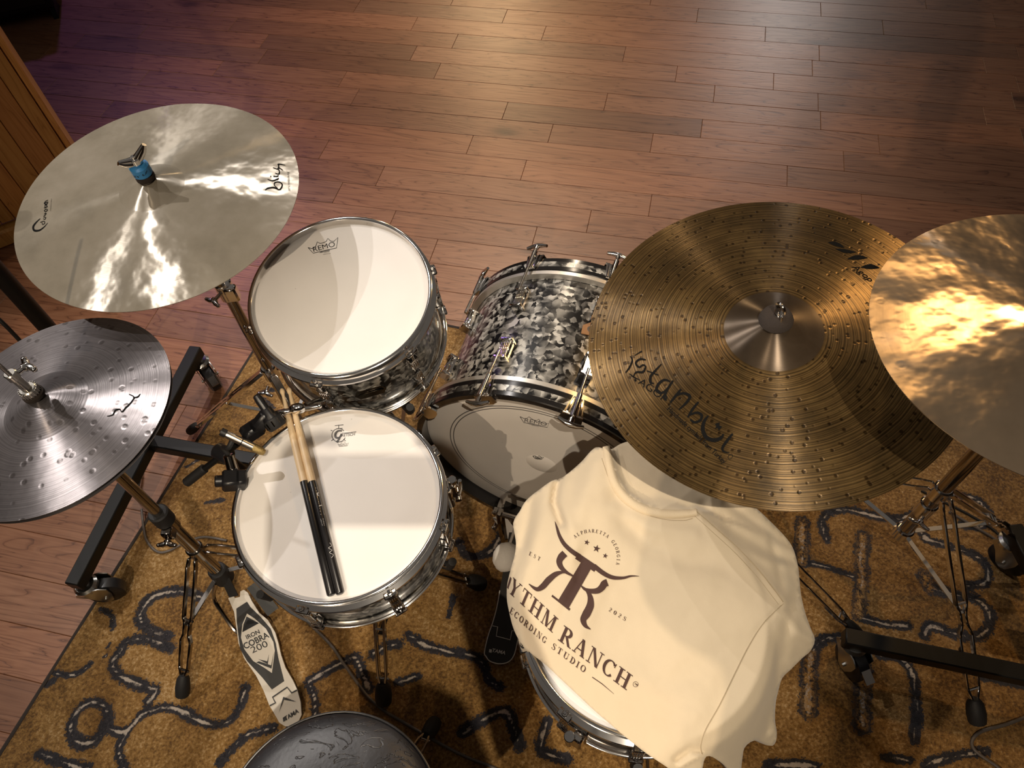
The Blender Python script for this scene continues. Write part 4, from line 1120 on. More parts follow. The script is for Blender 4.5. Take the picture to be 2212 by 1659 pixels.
MB().cyl(ct + ca * .0005, ct + ca * .012, .0165, n=24, bev=.003).build('upper_felt', 'felt', t)
bl = MB().cyl(ct + ca * .011, ct + ca * .034, .0165, n=28, bev=.0035).build('blue_cap', 'blue_plastic', t)
M = mat4(frame_z(ca), ct); 
p = P2(); p.text('GET UP', (288, 384), (318, 372), hk=.8, bold=.01)
p.build('cap_print', 'ink', bl, lambda x, y: (lambda q: (lambda l: M @ Vector((l.x, l.y, 0)).normalized().to_3d() * 0 + M @ Vector((l.x / max(1e-6, math.hypot(l.x, l.y)) * .0168, l.y / max(1e-6, math.hypot(l.x, l.y)) * .0168, l.z)))(M.inverted() @ q))(on_plane(x, y, ct + V(0, -.0165, 0), V(0, -1, .25).normalized())))
wq = ct + ca * .040; wd_ = V(.86, .42, .30)
m = MB(); m.cyl(wq - ca * .006, wq + ca * .008, .0085, n=16, bev=.002)
for sg in (-1, 1):
    e = wd_.normalized() * sg
    m.tube([wq - ca * .004, wq + e * .010 + ca * .002, wq + e * .020 + ca * .009, wq + e * .027 + ca * .017], [.0062, .0070, .0060, .0040], 12)
    m.tube([wq + ca * .004, wq + e * .012 + ca * .010, wq + e * .026 + ca * .017], [.0062, .0048, .0036], 12)
m.build('wing_nut', 'chrome', t)
tripod(t, cs, .325, .12, [(-.935, 1.178), (-.42, 1.50), (-.44, .86)], 'chrome', [(0, .004), (.4, .006), (.5, .006), (.6, .009), (.95, .005), (1, .003)], .013, wid=.0105)
wing(t, cs + V(-.012, -.040, .300), (-.35, -1, -.3), .034)

# ---------------------------------------------------------------- hi-hat stand with pedal
hc = V(-.724, .686, 0)
t = thing('hihat_stand', 'dark chrome hi-hat stand with a white and black foot pedal', 'hi-hat stand', hc.copy())
ha = hat.axis(); ht = hat.top()
MB().cyl(hc + UP * .10, hc + UP * .47, .0145, n=20).build('lower_tube', 'dark_chrome', t)
MB().cyl(hc + UP * .44, hc + UP * .815, .0105, n=18, bev=.002).build('upper_tube', 'dark_chrome', t)
m = MB(); m.cyl(hc + UP * .445, hc + UP * .485, .0205, n=20, bev=.003); m.build('height_collar', 'rubber', t)
m = MB(); m.cyl(hc + UP * .415, hc + UP * .447, .0185, n=20, bev=.002); m.box(hc + V(.004, -.022, .432), (.022, .02, .028), None, .003); m.build('height_clamp', 'dark_chrome', t)
wing(t, hc + V(.002, -.034, .425), (-.1, -1, -.2), .034, 'dark_chrome')
MB().cyl(hc + UP * .80, ht + ha * .26, .0032, n=10).build('pull_rod', 'dark_chrome', t)
m = MB(); m.cyl(ht + ha * .002, ht + ha * .013, .0165, n=20, bev=.003); m.build('felt_washer', 'felt', t)
m = MB(); m.cyl(ht + ha * .012, ht + ha * .024, .0135, n=20, bev=.002)
for k in range(20):
    a = 2 * math.pi * k / 20; M = mat4(frame_z(ha), ht); m.cyl(M @ V(.0137 * math.cos(a), .0137 * math.sin(a), .013), M @ V(.0137 * math.cos(a), .0137 * math.sin(a), .023), .0009, n=6)
m.cyl(ht + ha * .024, ht + ha * .052, .0075, n=18, bev=.001); m.cyl(ht + ha * .050, ht + ha * .064, .0095, n=18, bev=.0015); m.build('clutch', 'silver_satin', t)
wing(t, ht + ha * .056 + V(.012, .012, 0), (.7, .72, .05), .030, 'chrome', 'clutch_screw')
MB().cyl(ht - ha * .036, ht - ha * .024, .014, n=18, bev=.002).build('seat_washer', 'rubber', t)
tripod(t, hc, .285, .155, [(-.822, .450), (-.44, .735)], 'dark_chrome', LEGP, .016)
m = MB(); m.cyl(hc + UP * .12, hc + UP * .175, .024, .021, n=18, bev=.003); m.build('base_hub', 'rubber', t)
m = MB(); m.tube(smooth2d_w([hc + V(-.012, -.018, .135), at(462, 1292, .09), at(484, 1330, .055), at(508, 1362, .030), at(524, 1372, .026)]), .0050, 8); m.build('pedal_frame', 'dark_chrome', t)
m = MB(); m.beam(at(545, 1262, .07), at(590, 1322, .030), .030, .004); m.build('pedal_side_plate', 'black_metal', t)
m = MB(); m.beam(hc + V(.012, -.012, .145), at(505, 1288, .095), .020, .004); m.build('pull_strap', 'rubber', t)
# footboard: plane from the heel (low) to the toe (raised)
zp = zm(300, 1200, 3.16)
H0 = at(625, 1555, .030); T0 = at(513, 1292, .095)
ax = (T0 - H0).normalized(); sd = ax.cross(UP).normalized(); pn = sd.cross(ax).normalized()
def onp(off): return lambda x, y: on_plane(x, y, H0 + pn * off, pn)
OUT = [(610, 292), (650, 385), (662, 470), (680, 600), (720, 705), (800, 820), (850, 920), (890, 1022), (930, 1090), (960, 1142), (1000, 1167), (1045, 1163), (1090, 1130), (1110, 1088), (1103, 1000), (1080, 915), (1050, 850), (1000, 765), (970, 680), (952, 600), (930, 525), (880, 440), (820, 390), (770, 310), (742, 252), (715, 233), (692, 246), (690, 282), (655, 290), (640, 266)]
bd = MB().prism([onp(0)(*zp(*q)) for q in OUT], -pn * .008).build('footboard', 'pedal_white', t)
MB().prism([onp(-.008)(*zp(*q)) for q in OUT[1:-4]], V(0, 0, -1) * .012).build('heel_block', 'black_metal', t)
p = P2(); sx = lambda *L_: [zp(*q) for q in L_]
p.poly(sx((665, 362), (738, 315), (762, 352), (832, 420), (900, 500), (935, 600), (952, 700), (992, 858), (908, 915), (840, 830), (740, 722), (692, 640), (680, 550), (668, 450)))
p.build('grip_panel', 'pedal_black', bd, onp(.0006))
p = P2(); p.poly(sx((738, 396), (790, 430), (868, 500), (918, 590), (928, 650), (908, 802), (850, 762), (780, 720), (720, 640), (697, 560), (706, 470)))
p.build('logo_field', 'pedal_white', bd, onp(.0012))
p = P2()
p.poly(sx((735, 416), (820, 462), (742, 436), (706, 524), (714, 470))); p.build('upper_chevron', 'ink', bd, onp(.0018)); p = P2()
p.poly(sx((800, 730), (905, 772), (920, 660), (908, 752), (903, 750), (820, 722))); p.build('lower_chevron', 'ink', bd, onp(.0018)); p = P2(); p.poly(sx((815, 708), (880, 742), (888, 675), (876, 722))); p.build('small_chevron', 'ink', bd, onp(.0018)); p = P2()
p.text('IRON', zp(738, 572), zp(828, 530), hk=.95, bold=.02); p.text('COBRA', zp(725, 640), zp(892, 556), hk=1.05, bold=.02); p.text('200', zp(775, 668), zp(884, 618), hk=.75)
p.build('series_print', 'ink', bd, onp(.0018)); p = P2()
p.stroke(sx((893, 1026), (932, 1006), (912, 968), (1012, 900), (1042, 938), (1078, 920)), 3.2, smooth=False); p.build('hinge_line', 'ink', bd, onp(.0018)); p = P2()
p.poly(sx((955, 1072), (985, 965), (1074, 1000), (990, 984))); p.build('heel_chevron', 'ink', bd, onp(.0018)); p = P2()
p.text('TAMA', zp(1002, 1128), zp(1092, 1072), hk=1.0, shear=.2, bold=.02); p.poly(sx((982, 1108), (1000, 1098), (1003, 1126), (986, 1136)))
p.build('maker_print', 'ink', bd, onp(.0018))

# ---------------------------------------------------------------- snare stand
sc_ = V(-.312, .612, 0)
t = thing('snare_stand', 'chrome basket stand holding up the snare with the drumsticks', 'drum stand', sc_.copy())
MB().cyl(sc_ + UP * .10, sc_ + UP * .42, .012, n=18).build('tube', 'chrome', t)
tripod(t, sc_, .33, .13, [(-.352, .396), (-.118, .650), (-.50, .80)], 'dark_chrome', [(0, .012), (.16, .020), (.24, .011), (.9, .009), (1, .004)], .019)
def basket(t, M, rr, zlip, hub, angs, mat='chrome'):
    """three arms from a hub under the drum up to its bottom hoop, with rubber tips"""
    MB().cyl(hub - UP * .03, hub + UP * .012, .022, n=18, bev=.003).build('basket_hub', mat, t)
    for a in angs:
        a = R(a); e = M @ V((rr + .006) * math.cos(a), (rr + .006) * math.sin(a), zlip - .004); e2 = M @ V((rr + .013) * math.cos(a), (rr + .013) * math.sin(a), zlip + .020)
        mid = hub + (e - hub) * .55 - UP * .01
        ar = MB().beam(hub, e - (e - hub).normalized() * .005, .016, .005).build('basket_arm', mat, t)
        MB().tube([mid, e - UP * .006, e, e2], [.0075, .010, .0095, .008], 10).build('rubber_grip', 'rubber', ar)
basket(t, SN, .190, -.150, V(sc_.x, sc_.y, .425), (95, 215, 335))
# ---------------------------------------------------------------- tom stand
tc_ = V(-.308, .985, 0)
t = thing('tom_stand', 'chrome basket stand with black rubber grips under the rack tom', 'drum stand', tc_.copy())
MB().cyl(tc_ + UP * .10, tc_ + UP * .50, .012, n=18).build('tube', 'chrome', t)
tripod(t, tc_, .34, .13, [(-.62, .90), (-.26, 1.30), (-.205, .80)], 'chrome', LEGP, .014)
basket(t, TM, .179, -.200, V(tc_.x, tc_.y, .51), (62, 178, 300), 'black_metal')
wp = at(646, 884, .672)
MB().tube([V(tc_.x, tc_.y, .49), V(tc_.x - .10, tc_.y - .12, .50), wp + V(.05, .06, -.05), wp + V(.008, .012, -.012)], .008, 10).build('tilt_arm', 'chrome', t)
wing(t, wp, V(-.15, -.6, .8), .085, 'chrome', 'tilt_screw', across=V(1, .06, .04))
m = MB(); m.sph(wp + V(0, -.004, .008), .014, 14, (1.2, .7, .9)); m.build('tilt_screw_boss', 'chrome', t)

# ---------------------------------------------------------------- ride stand
rc_ = V(.415, .690, 0)
t = thing('ride_cymbal_stand', 'chrome tripod stand under the large dark ride cymbal', 'cymbal stand', rc_.copy())
rt_ = ride.top(); ra_ = ride.axis()
MB().cyl(rc_ + UP * .09, rc_ + UP * .62, .0125, n=18).build('lower_tube', 'chrome', t)
MB().cyl(rc_ + UP * .58, rt_ - ra_ * .07, .0095, n=16).build('upper_tube', 'chrome', t)
MB().cyl(rt_ - ra_ * .08, rt_ + ra_ * .036, .004, n=10).build('threaded_rod', 'dark_chrome', t)
MB().cyl(rc_ + UP * .585, rc_ + UP * .63, .019, n=18, bev=.003).build('height_clamp', 'chrome', t)
MB().cyl(rt_ - ra_ * .018, rt_ - ra_ * .001, .018, n=18, bev=.003).build('lower_felt', 'felt', t)
MB().lathe([(.004, .016), (.014, .015), (.0225, .010), (.0250, .003), (.0235, .0002), (.004, .0002)], 28, mat4(frame_z(ra_), rt_)).build('upper_felt', 'felt', t)
M = mat4(frame_z(ra_), rt_)
m = MB(); m.tube([M @ V(.003 + .009 * math.cos(q), 0, .030 + .012 * math.sin(q)) for q in [R(x) for x in range(-60, 241, 20)]], .0024, 8); m.cyl(M @ V(.003, 0, .012), M @ V(.003, 0, .022), .0065, n=14, bev=.001)
m.tube([M @ V(.010, -.002, .022), M @ V(.013, -.004, .012), M @ V(.013, -.004, .004)], .002, 8); m.build('wing_nut', 'chrome', t)
ft = at(1856, 1372, .02)
tripod(t, rc_, .34, .13, [(ft.x, ft.y), (.10, .98) if False else (.46, 1.06), (.10, .56)], 'chrome', [(0, .008), (.1, .012), (.93, .012), (1, .006)], .013)

# ---------------------------------------------------------------- stand of the thin crash
xc = V(.862, .632, 0)
t = thing('thin_crash_stand', 'chrome boom stand with rubber feet carrying the shiny hammered crash cymbal', 'cymbal stand', xc.copy())
xt = rcrash.top(); xa = rcrash.axis()
MB().cyl(xc + UP * .15, xc + UP * .60, .0150, n=18, bev=.002).build('lower_tube', 'dark_chrome', t)
MB().cyl(xc + UP * .58, xc + UP * .90, .011, n=18).build('upper_tube', 'dark_chrome', t)
MB().cyl(xc + UP * .89, xt - xa * .06, .0075, n=14).build('boom_arm', 'chrome', t)
MB().cyl(xc + UP * .565, xc + UP * .61, .020, n=18, bev=.003).build('height_clamp', 'chrome', t)
wing(t, xc + V(.03, -.012, .59), (.9, -.3, 0), .05)
m = MB(); m.box(xc + V(.0, 0, .905), (.034, .03, .04), None, .005); m.build('boom_clamp', 'chrome', t)
MB().cyl(xt - xa * .065, xt + xa * .04, .004, n=10).build('threaded_rod', 'chrome', t)
MB().cyl(xt - xa * .016, xt - xa * .001, .018, n=18, bev=.003).build('lower_felt', 'felt', t)
MB().cyl(xt + xa * .0005, xt + xa * .013, .017, n=20, bev=.003).build('upper_felt', 'felt', t)
wing(t, xt + xa * .026, xa, .036, 'chrome', 'wing_nut', across=V(1, .3, 0))
tripod(t, xc, .375, .175, [(.935, .250), (1.24, .62), (.62, .93)], 'chrome', [(0, .009), (.06, .0115), (.50, .0115), (.55, .006), (.6, .006), (.66, .0145), (.92, .013), (1, .004)], .019)
wing(t, xc + V(-.022, -.028, .300), (-.7, -.7, 0), .038)
MB().cyl(xc + UP * .275, xc + UP * .325, .019, n=18, bev=.003).build('memory_collar', 'chrome', t)

# ---------------------------------------------------------------- stand under the spare snare (hidden by drum and shirt for the most part)
s2 = V(S2c.x + .01, S2c.y + .01, 0)
t = thing('spare_snare_stand', 'basket stand in the dark under the drum covered by the T-shirt', 'drum stand', s2.copy())
MB().cyl(s2 + UP * .10, s2 + UP * .42, .012, n=16).build('tube', 'dark_chrome', t)
tripod(t, s2, .30, .12, [(.20, .13), (.34, .50), (.05, .50)], 'dark_chrome', LEGP, .015)
basket(t, S2, .190, -.140, V(s2.x, s2.y, .43), (20, 140, 262))

# ---------------------------------------------------------------- rolling bases of two studio boom stands
def caster(t, p, face, brake=True, k=1.5):
    """swivel caster: plate, fork, wheel, brake tab; p = floor point under the stem"""
    p = Vector(p); f = Vector((math.cos(face), math.sin(face), 0)); s = Vector((-f.y, f.x, 0))
    ax = p + f * .016 * k
    w = MB(); w.lathe([(.004, -.0115 * k), (.024 * k, -.0115 * k), (.029 * k, -.008 * k), (.029 * k, .008 * k), (.024 * k, .0115 * k), (.004, .0115 * k)], 28, mat4(frame_z(s), ax + UP * .029 * k)); w.build('caster_wheel', 'black_plastic', t)
    m = MB()
    for sg in (-1, 1):
        b = ax + s * (sg * .0135 * k)
        prof = [(-.008, .018), (.000, .014), (.008, .018), (.014, .040), (.014, .058), (.004, .066), (-.030, .066), (-.034, .056), (-.020, .040)]
        m.prism([b + f * (x * k) + UP * (z * k) for x, z in prof], s * (.0025 * sg))
    m.cyl(ax + UP * .029 * k - s * .018 * k, ax + UP * .029 * k + s * .018 * k, .0045, n=10)
    m.lathe([(.0005, .070 * k), (.015 * k, .070 * k), (.019 * k, .066 * k), (.019 * k, .060 * k), (.0005, .059 * k)], 20, Matrix.Translation(p))
    m.cyl(p + UP * .068 * k, p + UP * .080 * k, .008 * k, n=14)
    m.build('caster_fork', 'zinc', t)
    if brake: MB().beam(ax + f * .020 * k + UP * .050 * k, ax + f * .038 * k + UP * .042 * k, .014 * k, .004).build('brake_tab', 'dark_chrome', t)
BZ = .114 + .018
lA = at(421, 747, BZ + .018); lC = at(152, 1262, BZ + .018); lA.z = lC.z = BZ
lm_ = lC + (lA - lC) * .56
t = thing('rolling_stand', 'black square tube rolling base and mast beside the hi-hat', 'boom stand', V(lm_.x, lm_.y, 0))
MB().beam(lC, lA, .036, .036, UP, .003).build('cross_bar', 'black_metal', t)
lb = at(470, 976, BZ + .018); lb.z = BZ; lB = lm_ + (lb - lm_).normalized() * .50
MB().beam(lm_, lB, .036, .036, UP, .003).build('long_bar', 'black_metal', t)
caster(t, V(lC.x, lC.y, 0) + (lA - lC).normalized() * .018, R(10), brake=False); caster(t, V(lA.x, lA.y, 0) - (lA - lC).normalized() * .018, R(-55)); caster(t, V(lB.x, lB.y, RZ) - (lB - lm_).normalized() * .02, R(200), brake=False)
MB().cyl(lm_, lm_ + UP * 1.02, .0175, n=20).build('mast', 'black_metal', t)
MB().cyl(lm_ + UP * .95, lm_ + UP * 1.02 , .022, n=20, bev=.003).build('mast_clutch', 'black_plastic', t)
MB().cyl(lm_ + UP * .99, lm_ + V(-.35, -.1, 1.45), .011, n=16).build('boom', 'black_metal', t)
rA = at(1827, 1372, BZ + .018); rB = at(2212, 1452, BZ + .018); rA.z = rB.z = BZ
rd = (rB - rA).normalized(); rE = rA + rd * .78; rm_ = rA + rd * .50
t = thing('rolling_stand', 'black square tube rolling base beside the spare snare and its T-shirt', 'boom stand', V(rm_.x, rm_.y, 0))
MB().beam(rA, rE, .036, .036, UP, .003).build('cross_bar', 'black_metal', t)
q4 = at(2196, 1160, BZ); rF = V(q4.x, q4.y, BZ)
MB().beam(rm_, rF + (rF - rm_).normalized() * .025, .036, .036, UP, .003).build('long_bar', 'black_metal', t)
caster(t, V(rA.x, rA.y, RZ) + rd * .030, R(-75)); caster(t, V(rE.x, rE.y, RZ) - rd * .022, R(200)); caster(t, V(rF.x, rF.y, RZ), R(-60))
MB().cyl(rm_, rm_ + UP * 1.0, .0175, n=20).build('mast', 'black_metal', t)
MB().cyl(rm_ + UP * .93, rm_ + UP * 1.0, .022, n=20, bev=.003).build('mast_clutch', 'black_plastic', t)

# ---------------------------------------------------------------- bass drum pedal
hl = at(1078, 1418, .026)
fw = -bn; fw = Vector((fw.x, fw.y, 0)).normalized()
toe2 = at(1128, 1190, .085); ax2 = (toe2 - hl).normalized(); sd2 = ax2.cross(UP).normalized(); pn2 = sd2.cross(ax2).normalized()
t = thing('bass_drum_pedal', 'black bass drum pedal with a white fleece beater half under the T-shirt', 'pedal', V(hl.x, hl.y, RZ))
zq = zm(900, 920, 3.318)
def onq(off): return lambda x, y: on_plane(x, y, hl + pn2 * off, pn2)
OUT2 = [(620, 1040), (596, 1180), (575, 1300), (545, 1410), (520, 1480), (498, 1560), (486, 1630)]
px2 = [zq(*q) for q in OUT2] + [(1050, 1418), (1058, 1428), (1078, 1434), (1098, 1430), (1110, 1416), (1117, 1390), (1124, 1350), (1135, 1300), (1150, 1240), (1165, 1180), (1170, 1150), (1100, 1150)]
fb = MB().prism([onq(0)(*q) for q in px2], -pn2 * .009).build('footboard', 'pedal_black', t)
MB().prism([onq(-.009)(*q) for q in px2[3:-5]], V(0, 0, -.008)).build('heel_block', 'black_metal', t)
MB().tube([onq(.001)(*q) for q in smooth2d([px2[1], px2[2], px2[3], px2[4], px2[5], px2[6], px2[7], px2[8], px2[9], px2[10], px2[11], px2[12], px2[13]], None, 4)], .0012, 6).build('edge_trim', 'white_ink', fb)
p = P2(); p.text('TAMA', (1063, 1408), (1091, 1414), hk=1.0, up=(.15, -1), shear=.2, bold=.02); p.poly([(1057, 1402), (1063, 1403), (1062, 1410), (1056, 1409)])
p.build('maker_print', 'white_ink', fb, onq(.0008))
p = P2(); p.stroke([(1064, 1352), (1075, 1354), (1072, 1374), (1102, 1382), (1106, 1362), (1116, 1364)], 1.5, smooth=False); p.build('panel_outline', 'white_ink', fb, onq(.0008))
ped = BC + bn * .03; base = Vector((ped.x, ped.y, 0)) + bn * .035 + V(-.03, .01, 0)
lat = m3.col[0]
m = MB()
for sg in (-1, 1): m.beam(base + lat * sg * .045 + UP * RZ, base + lat * sg * .045 + UP * .20, .014, .022, fw, .003)
m.cyl(base - lat * .06 + UP * .19, base + lat * .06 + UP * .19, .007, n=12); m.build('frame', 'dark_chrome', t)
bt = at(1093, 1203, .33)
MB().tube([base + UP * .19, (base + UP * .19) * .5 + bt * .5 + V(0, 0, .0), bt], .004, 8).build('beater_shaft', 'chrome', t)
bdv = fw
m = MB(); m.sph((0, 0, 0), .030, 24, (.92, .92, 1.05), mat4(frame_z(bdv), bt)); 
m.v = [v + (v - bt).normalized() * (.0016 * noise.noise(v * 160)) for v in m.v]; m.build('beater', 'beater_fleece', t, smooth=180)
cl_ = BM @ V(-.115, -.262, .004)
m = MB(); m.box((0, 0, 0), (.022, .030, .024), mat4(m3, cl_ + bn * .004), .004); m.box((0, 0, 0), (.024, .014, .050), mat4(m3, cl_ - bn * .02), .004); m.build('hoop_clamp', 'chrome', t)
wing(t, cl_ + bn * .03 - UP * .03, bn, .03, 'chrome', 'clamp_screw', across=UP)
MB().beam(base + UP * .02, cl_ - UP * .012 + bn * .004, .03, .008).build('clamp_plate', 'dark_chrome', t)

# ---------------------------------------------------------------- drumsticks on the snare
hn = SN.to_3x3() @ Vector((0, 0, 1))
def stick(bpx, tpx, split_px, label, z_off, with_text):
    r = .0072
    B = on_plane(*bpx, SN @ V(0, 0, -.0085 + r + .0005), hn)
    dirp = (SN.inverted() @ on_plane(*tpx, SN @ V(0, 0, .012), hn)) - (SN.inverted() @ B)
    # rests on the batter head at the butt and on the far lip of the hoop
    bl = SN.inverted() @ B; flat = Vector((dirp.x, dirp.y, 0)).normalized()
    bq = bl.x * flat.x + bl.y * flat.y; cq = bl.x ** 2 + bl.y ** 2 - .183 ** 2
    s_ = -bq + math.sqrt(bq * bq - cq)
    slope = (.0020 + r - bl.z) / s_
    d = (SN.to_3x3() @ Vector((flat.x, flat.y, slope))).normalized()
    Ls = .412
    M = mat4(frame_z(d), B)
    t = thing('drumstick', label, 'drumstick', Matrix.Translation(B), 'pair of drumsticks on the snare')
    cut = (on_plane(*split_px, B, (d.cross(ray(*split_px)).cross(d)).normalized()) - B).dot(d)
    MB().lathe([(.0005, 0), (r * .75, .0006), (r, .003), (r, cut)], 20, M, True, False).build('painted_grip', 'stick_black', t)
    prof = [(r, cut), (r, .27), (.0066, .31), (.0052, .35), (.0036, .388), (.0030, .396), (.0034, .3995), (.0047, .403), (.0046, .408), (.003, .4115), (.0004, .412)]
    w = MB().lathe([(a, z) for a, z in prof], 20).build('shaft', 'hickory', t, local=True); w.matrix_basis = mat4(frame_z(d), V(0, 0, 0))
    if with_text:
        pnm = d.cross(ray(690, 1090)).cross(d).normalized(); pnm = pnm if pnm.dot(CPOS - B) > 0 else -pnm
        sdv = d.cross(pnm)
        def fn(x, y):
            q = on_plane(x, y, B + pnm * r, pnm) - B; al = q.dot(d); la = max(-r * .95, min(r * .95, q.dot(sdv)))
            return B + d * al + sdv * la + pnm * (math.sqrt(max(0, r * r - la * la)) + .0004)
        p = P2(); p.text('VIC FIRTH', (681, 1049), (693, 1112), hk=1.75, bold=.01); p.build('maker_print', 'white_ink', t, fn)
        p = P2(); p.text('BUDDY', (697, 1120), (700, 1136), hk=.5); p.text('MADE IN USA', (692, 1121), (696, 1136), hk=.7); p.build('model_print', 'white_ink', t, fn)
        p = P2(); p.stroke([(712, 1172), (716, 1178), (710, 1184), (717, 1188), (712, 1194), (720, 1198), (716, 1205)], .7); p.build('signature_print', 'white_ink', t, fn)
stick((716, 1287), (609, 843), (657, 1041), 'drumstick with plain black grip, lying left of the lettered one', 0, False)
stick((735, 1284), (624, 841), (676, 1041), 'drumstick whose black grip carries white lettering', 0, True)

# ---------------------------------------------------------------- microphones at the snare
zk = zm(440, 840, 6.912)
mz = .70
a_ = at(*zk(235, 625), mz + .03); b_ = at(*zk(735, 870), mz - .005)
t = thing('pencil_microphone', 'silver pencil microphone clamped to the snare rim', 'microphone', a_.copy())
d = (b_ - a_).normalized(); Ln = (b_ - a_).length
MB().lathe([(.0006, 0), (.0035, .004), (.0062, .012), (.0070, .020), (.0070, Ln)], 20, mat4(frame_z(d), a_), True, True).build('body', 'silver_satin', t)
MB().cyl(a_ + d * (Ln - .022), a_ + d * (Ln - .020), .0073, n=20).build('seam_ring', 'black_plastic', t)
MB().cyl(a_ + d * (Ln - .060), a_ + d * (Ln - .050), .0072, n=20).build('label_band', 'ink', t)
MB().lathe([(.0070, 0), (.0074, .003), (.0072, .016), (.005, .022), (.0005, .0235)], 20, mat4(frame_z(d), b_)).build('grille', 'brass_mesh', t)
kq = at(*zk(400, 1060), .665)
MB().tube(smooth2d_w([a_ + d * .022 - UP * .008, a_ + d * .014 + V(-.004, -.014, -.022), kq + V(-.012, .02, .012), kq + V(0, .004, .006)]), .0046, 10).build('gooseneck', 'rubber', t)
cq = at(*zk(400, 1370), .655); rimq = at(*zk(600, 1360), .648)
m = MB(); m.cyl(kq + V(0, .004, .012), kq + V(.004, -.018, -.012), .0095, .0105, n=16, bev=.002); m.build('connector', 'dark_chrome', t)
m = MB(); dd = (rimq - cq).normalized()
m.beam(cq - dd * .014, cq + dd * .018, .032, .030, UP, .004); m.beam(cq + V(.002, .018, -.002), kq + V(.004, -.016, -.012), .02, .022, UP, .004); m.beam(rimq - dd * .016, rimq + dd * .006, .030, .030, UP, .004); m.build('rim_clamp', 'black_plastic', t)
m = MB(); m.cyl(cq - dd * .026, cq - dd * .012, .0105, n=16, bev=.002); m.build('clamp_knob', 'black_plastic', t)
# black dynamic microphone beyond it, on a short boom
a2 = at(*zk(775, 90), .72); b2 = at(*zk(1120, 580), .675)
d = (b2 - a2).normalized(); Ln = (b2 - a2).length
t = thing('dynamic_microphone', 'black dynamic microphone on a short boom pointing at the snare head', 'microphone', a2.copy())
MB().lathe([(.004, 0), (.0065, .002), (.0078, .012), (.0078, .030), (.0095, .031)], 18, mat4(frame_z(d), a2), True, False).build('cable_plug', 'black_plastic', t)
MB().lathe([(.0095, .030), (.0105, .032), (.0120, .060), (.0155, Ln * .62), (.0165, Ln * .70)], 22, mat4(frame_z(d), a2), True, True).build('body', 'black_plastic', t)
MB().lathe([(.0165, Ln * .70), (.0178, Ln * .72), (.0178, Ln * .95), (.0150, Ln), (.0005, Ln * 1.01)], 22, mat4(frame_z(d), a2)).build('grille', 'rubber', t)
m = MB()
for k in range(10):
    a = 2 * math.pi * k / 10; M = mat4(frame_z(d), a2); m.beam(M @ V(.0178 * math.cos(a), .0178 * math.sin(a), Ln * .76), M @ V(.0178 * math.cos(a), .0178 * math.sin(a), Ln * .92), .003, .0012, d)
m.build('grille_slots', 'dark_chrome', t)
cp = at(*zk(760, 620), .66)
m = MB(); m.beam(a2 + d * (Ln * .55), cp, .022, .026, UP, .005); m.beam(cp + V(.012, .012, 0), cp - V(.02, .012, 0), .03, .03, UP, .006); m.build('clip', 'black_plastic', t)
e0 = at(*zk(640, 690), .65); e1 = at(402, 1043, .56)
t = thing('short_boom_stand', 'black boom arm on a short tube behind the snare, holding the dynamic microphone', 'microphone stand', V(-.52, .80, RZ))
MB().cyl(cp - V(.01, .005, .005), e1 + (e0 - e1) * .12, .0062, n=14).build('boom_arm', 'black_metal', t)
MB().cyl(e1, e1 + (e0 - e1).normalized() * .055, .0095, n=14, bev=.002).build('counterweight', 'rubber', t)
pv = e1 + (e0 - e1) * .62
bs = V(-.505, .815, RZ)
m = MB(); m.cyl(pv - V(.014, -.01, 0), pv + V(.014, -.01, 0), .016, n=16, bev=.003); m.build('boom_clutch', 'black_plastic', t)
MB().cyl(bs, pv, .008, n=14).build('tube', 'black_metal', t)
MB().lathe([(.0005, .016), (.012, .016), (.03, .010), (.055, .006), (.06, .0)], 32, Matrix.Translation(bs), False, True).build('round_base', 'black_metal', t)

# ---------------------------------------------------------------- throne
TC = V(-.335, .104, .520); TRr = .172
t = thing('drum_throne', 'round black vinyl drum throne with creased padded seat', 'stool', V(TC.x, TC.y, RZ))
MB().lathe([(.0004, .010), (.05, .0096), (.10, .006), (.14, -.001), (.160, -.010), (.1685, -.020), (TRr, -.030), (TRr, -.085), (.165, -.092), (.0004, -.092)], 80, Matrix.Translation(TC + UP * .022)).build('seat', 'black_vinyl', t, smooth=60)
MB().tube([TC + UP * -.004 + V((TRr + .001) * math.cos(R(a)), (TRr + .001) * math.sin(R(a)), 0) for a in range(0, 360, 5)], .0022, 8, True).build('piping', 'black_plastic', t)
MB().cyl(V(TC.x, TC.y, .12), V(TC.x, TC.y, .455), .0145, n=18).build('post', 'dark_chrome', t)
fq = at(940, 1562, .02)
tripod(t, V(TC.x, TC.y, 0), .30, .13, [(fq.x, fq.y), (-.62, .16), (-.33, -.20)], 'dark_chrome', LEGP, .017)

# ---------------------------------------------------------------- cables
def cable(name, label, pts, r, mat, z=None):
    W = [at(px_, py_, zz) for px_, py_, zz in pts]
    W = smooth2d_w(W)
    return tag(MB().tube(W, r, 8).build(name, mat, None, smooth=60), label, 'cable')
cz = RZ + .003
cable('microphone_cable', 'grey cable looping on the rug next to the hi-hat stand tube', [(306, 1100, cz), (310, 1140, cz), (318, 1170, cz), (340, 1192, cz), (365, 1190, cz), (400, 1172, cz), (440, 1160, cz), (490, 1168, cz)], .0034, 'cable_grey')
cable('microphone_cable', 'dark cable crossing the rug from under the snare towards the throne', [(640, 1320, cz), (690, 1368, cz), (720, 1400, cz), (740, 1430, cz), (770, 1472, cz), (795, 1505, cz), (830, 1535, cz), (880, 1565, cz), (940, 1600, cz), (1000, 1632, cz), (1070, 1660, cz), (1120, 1690, cz)], .0034, 'cable_grey')
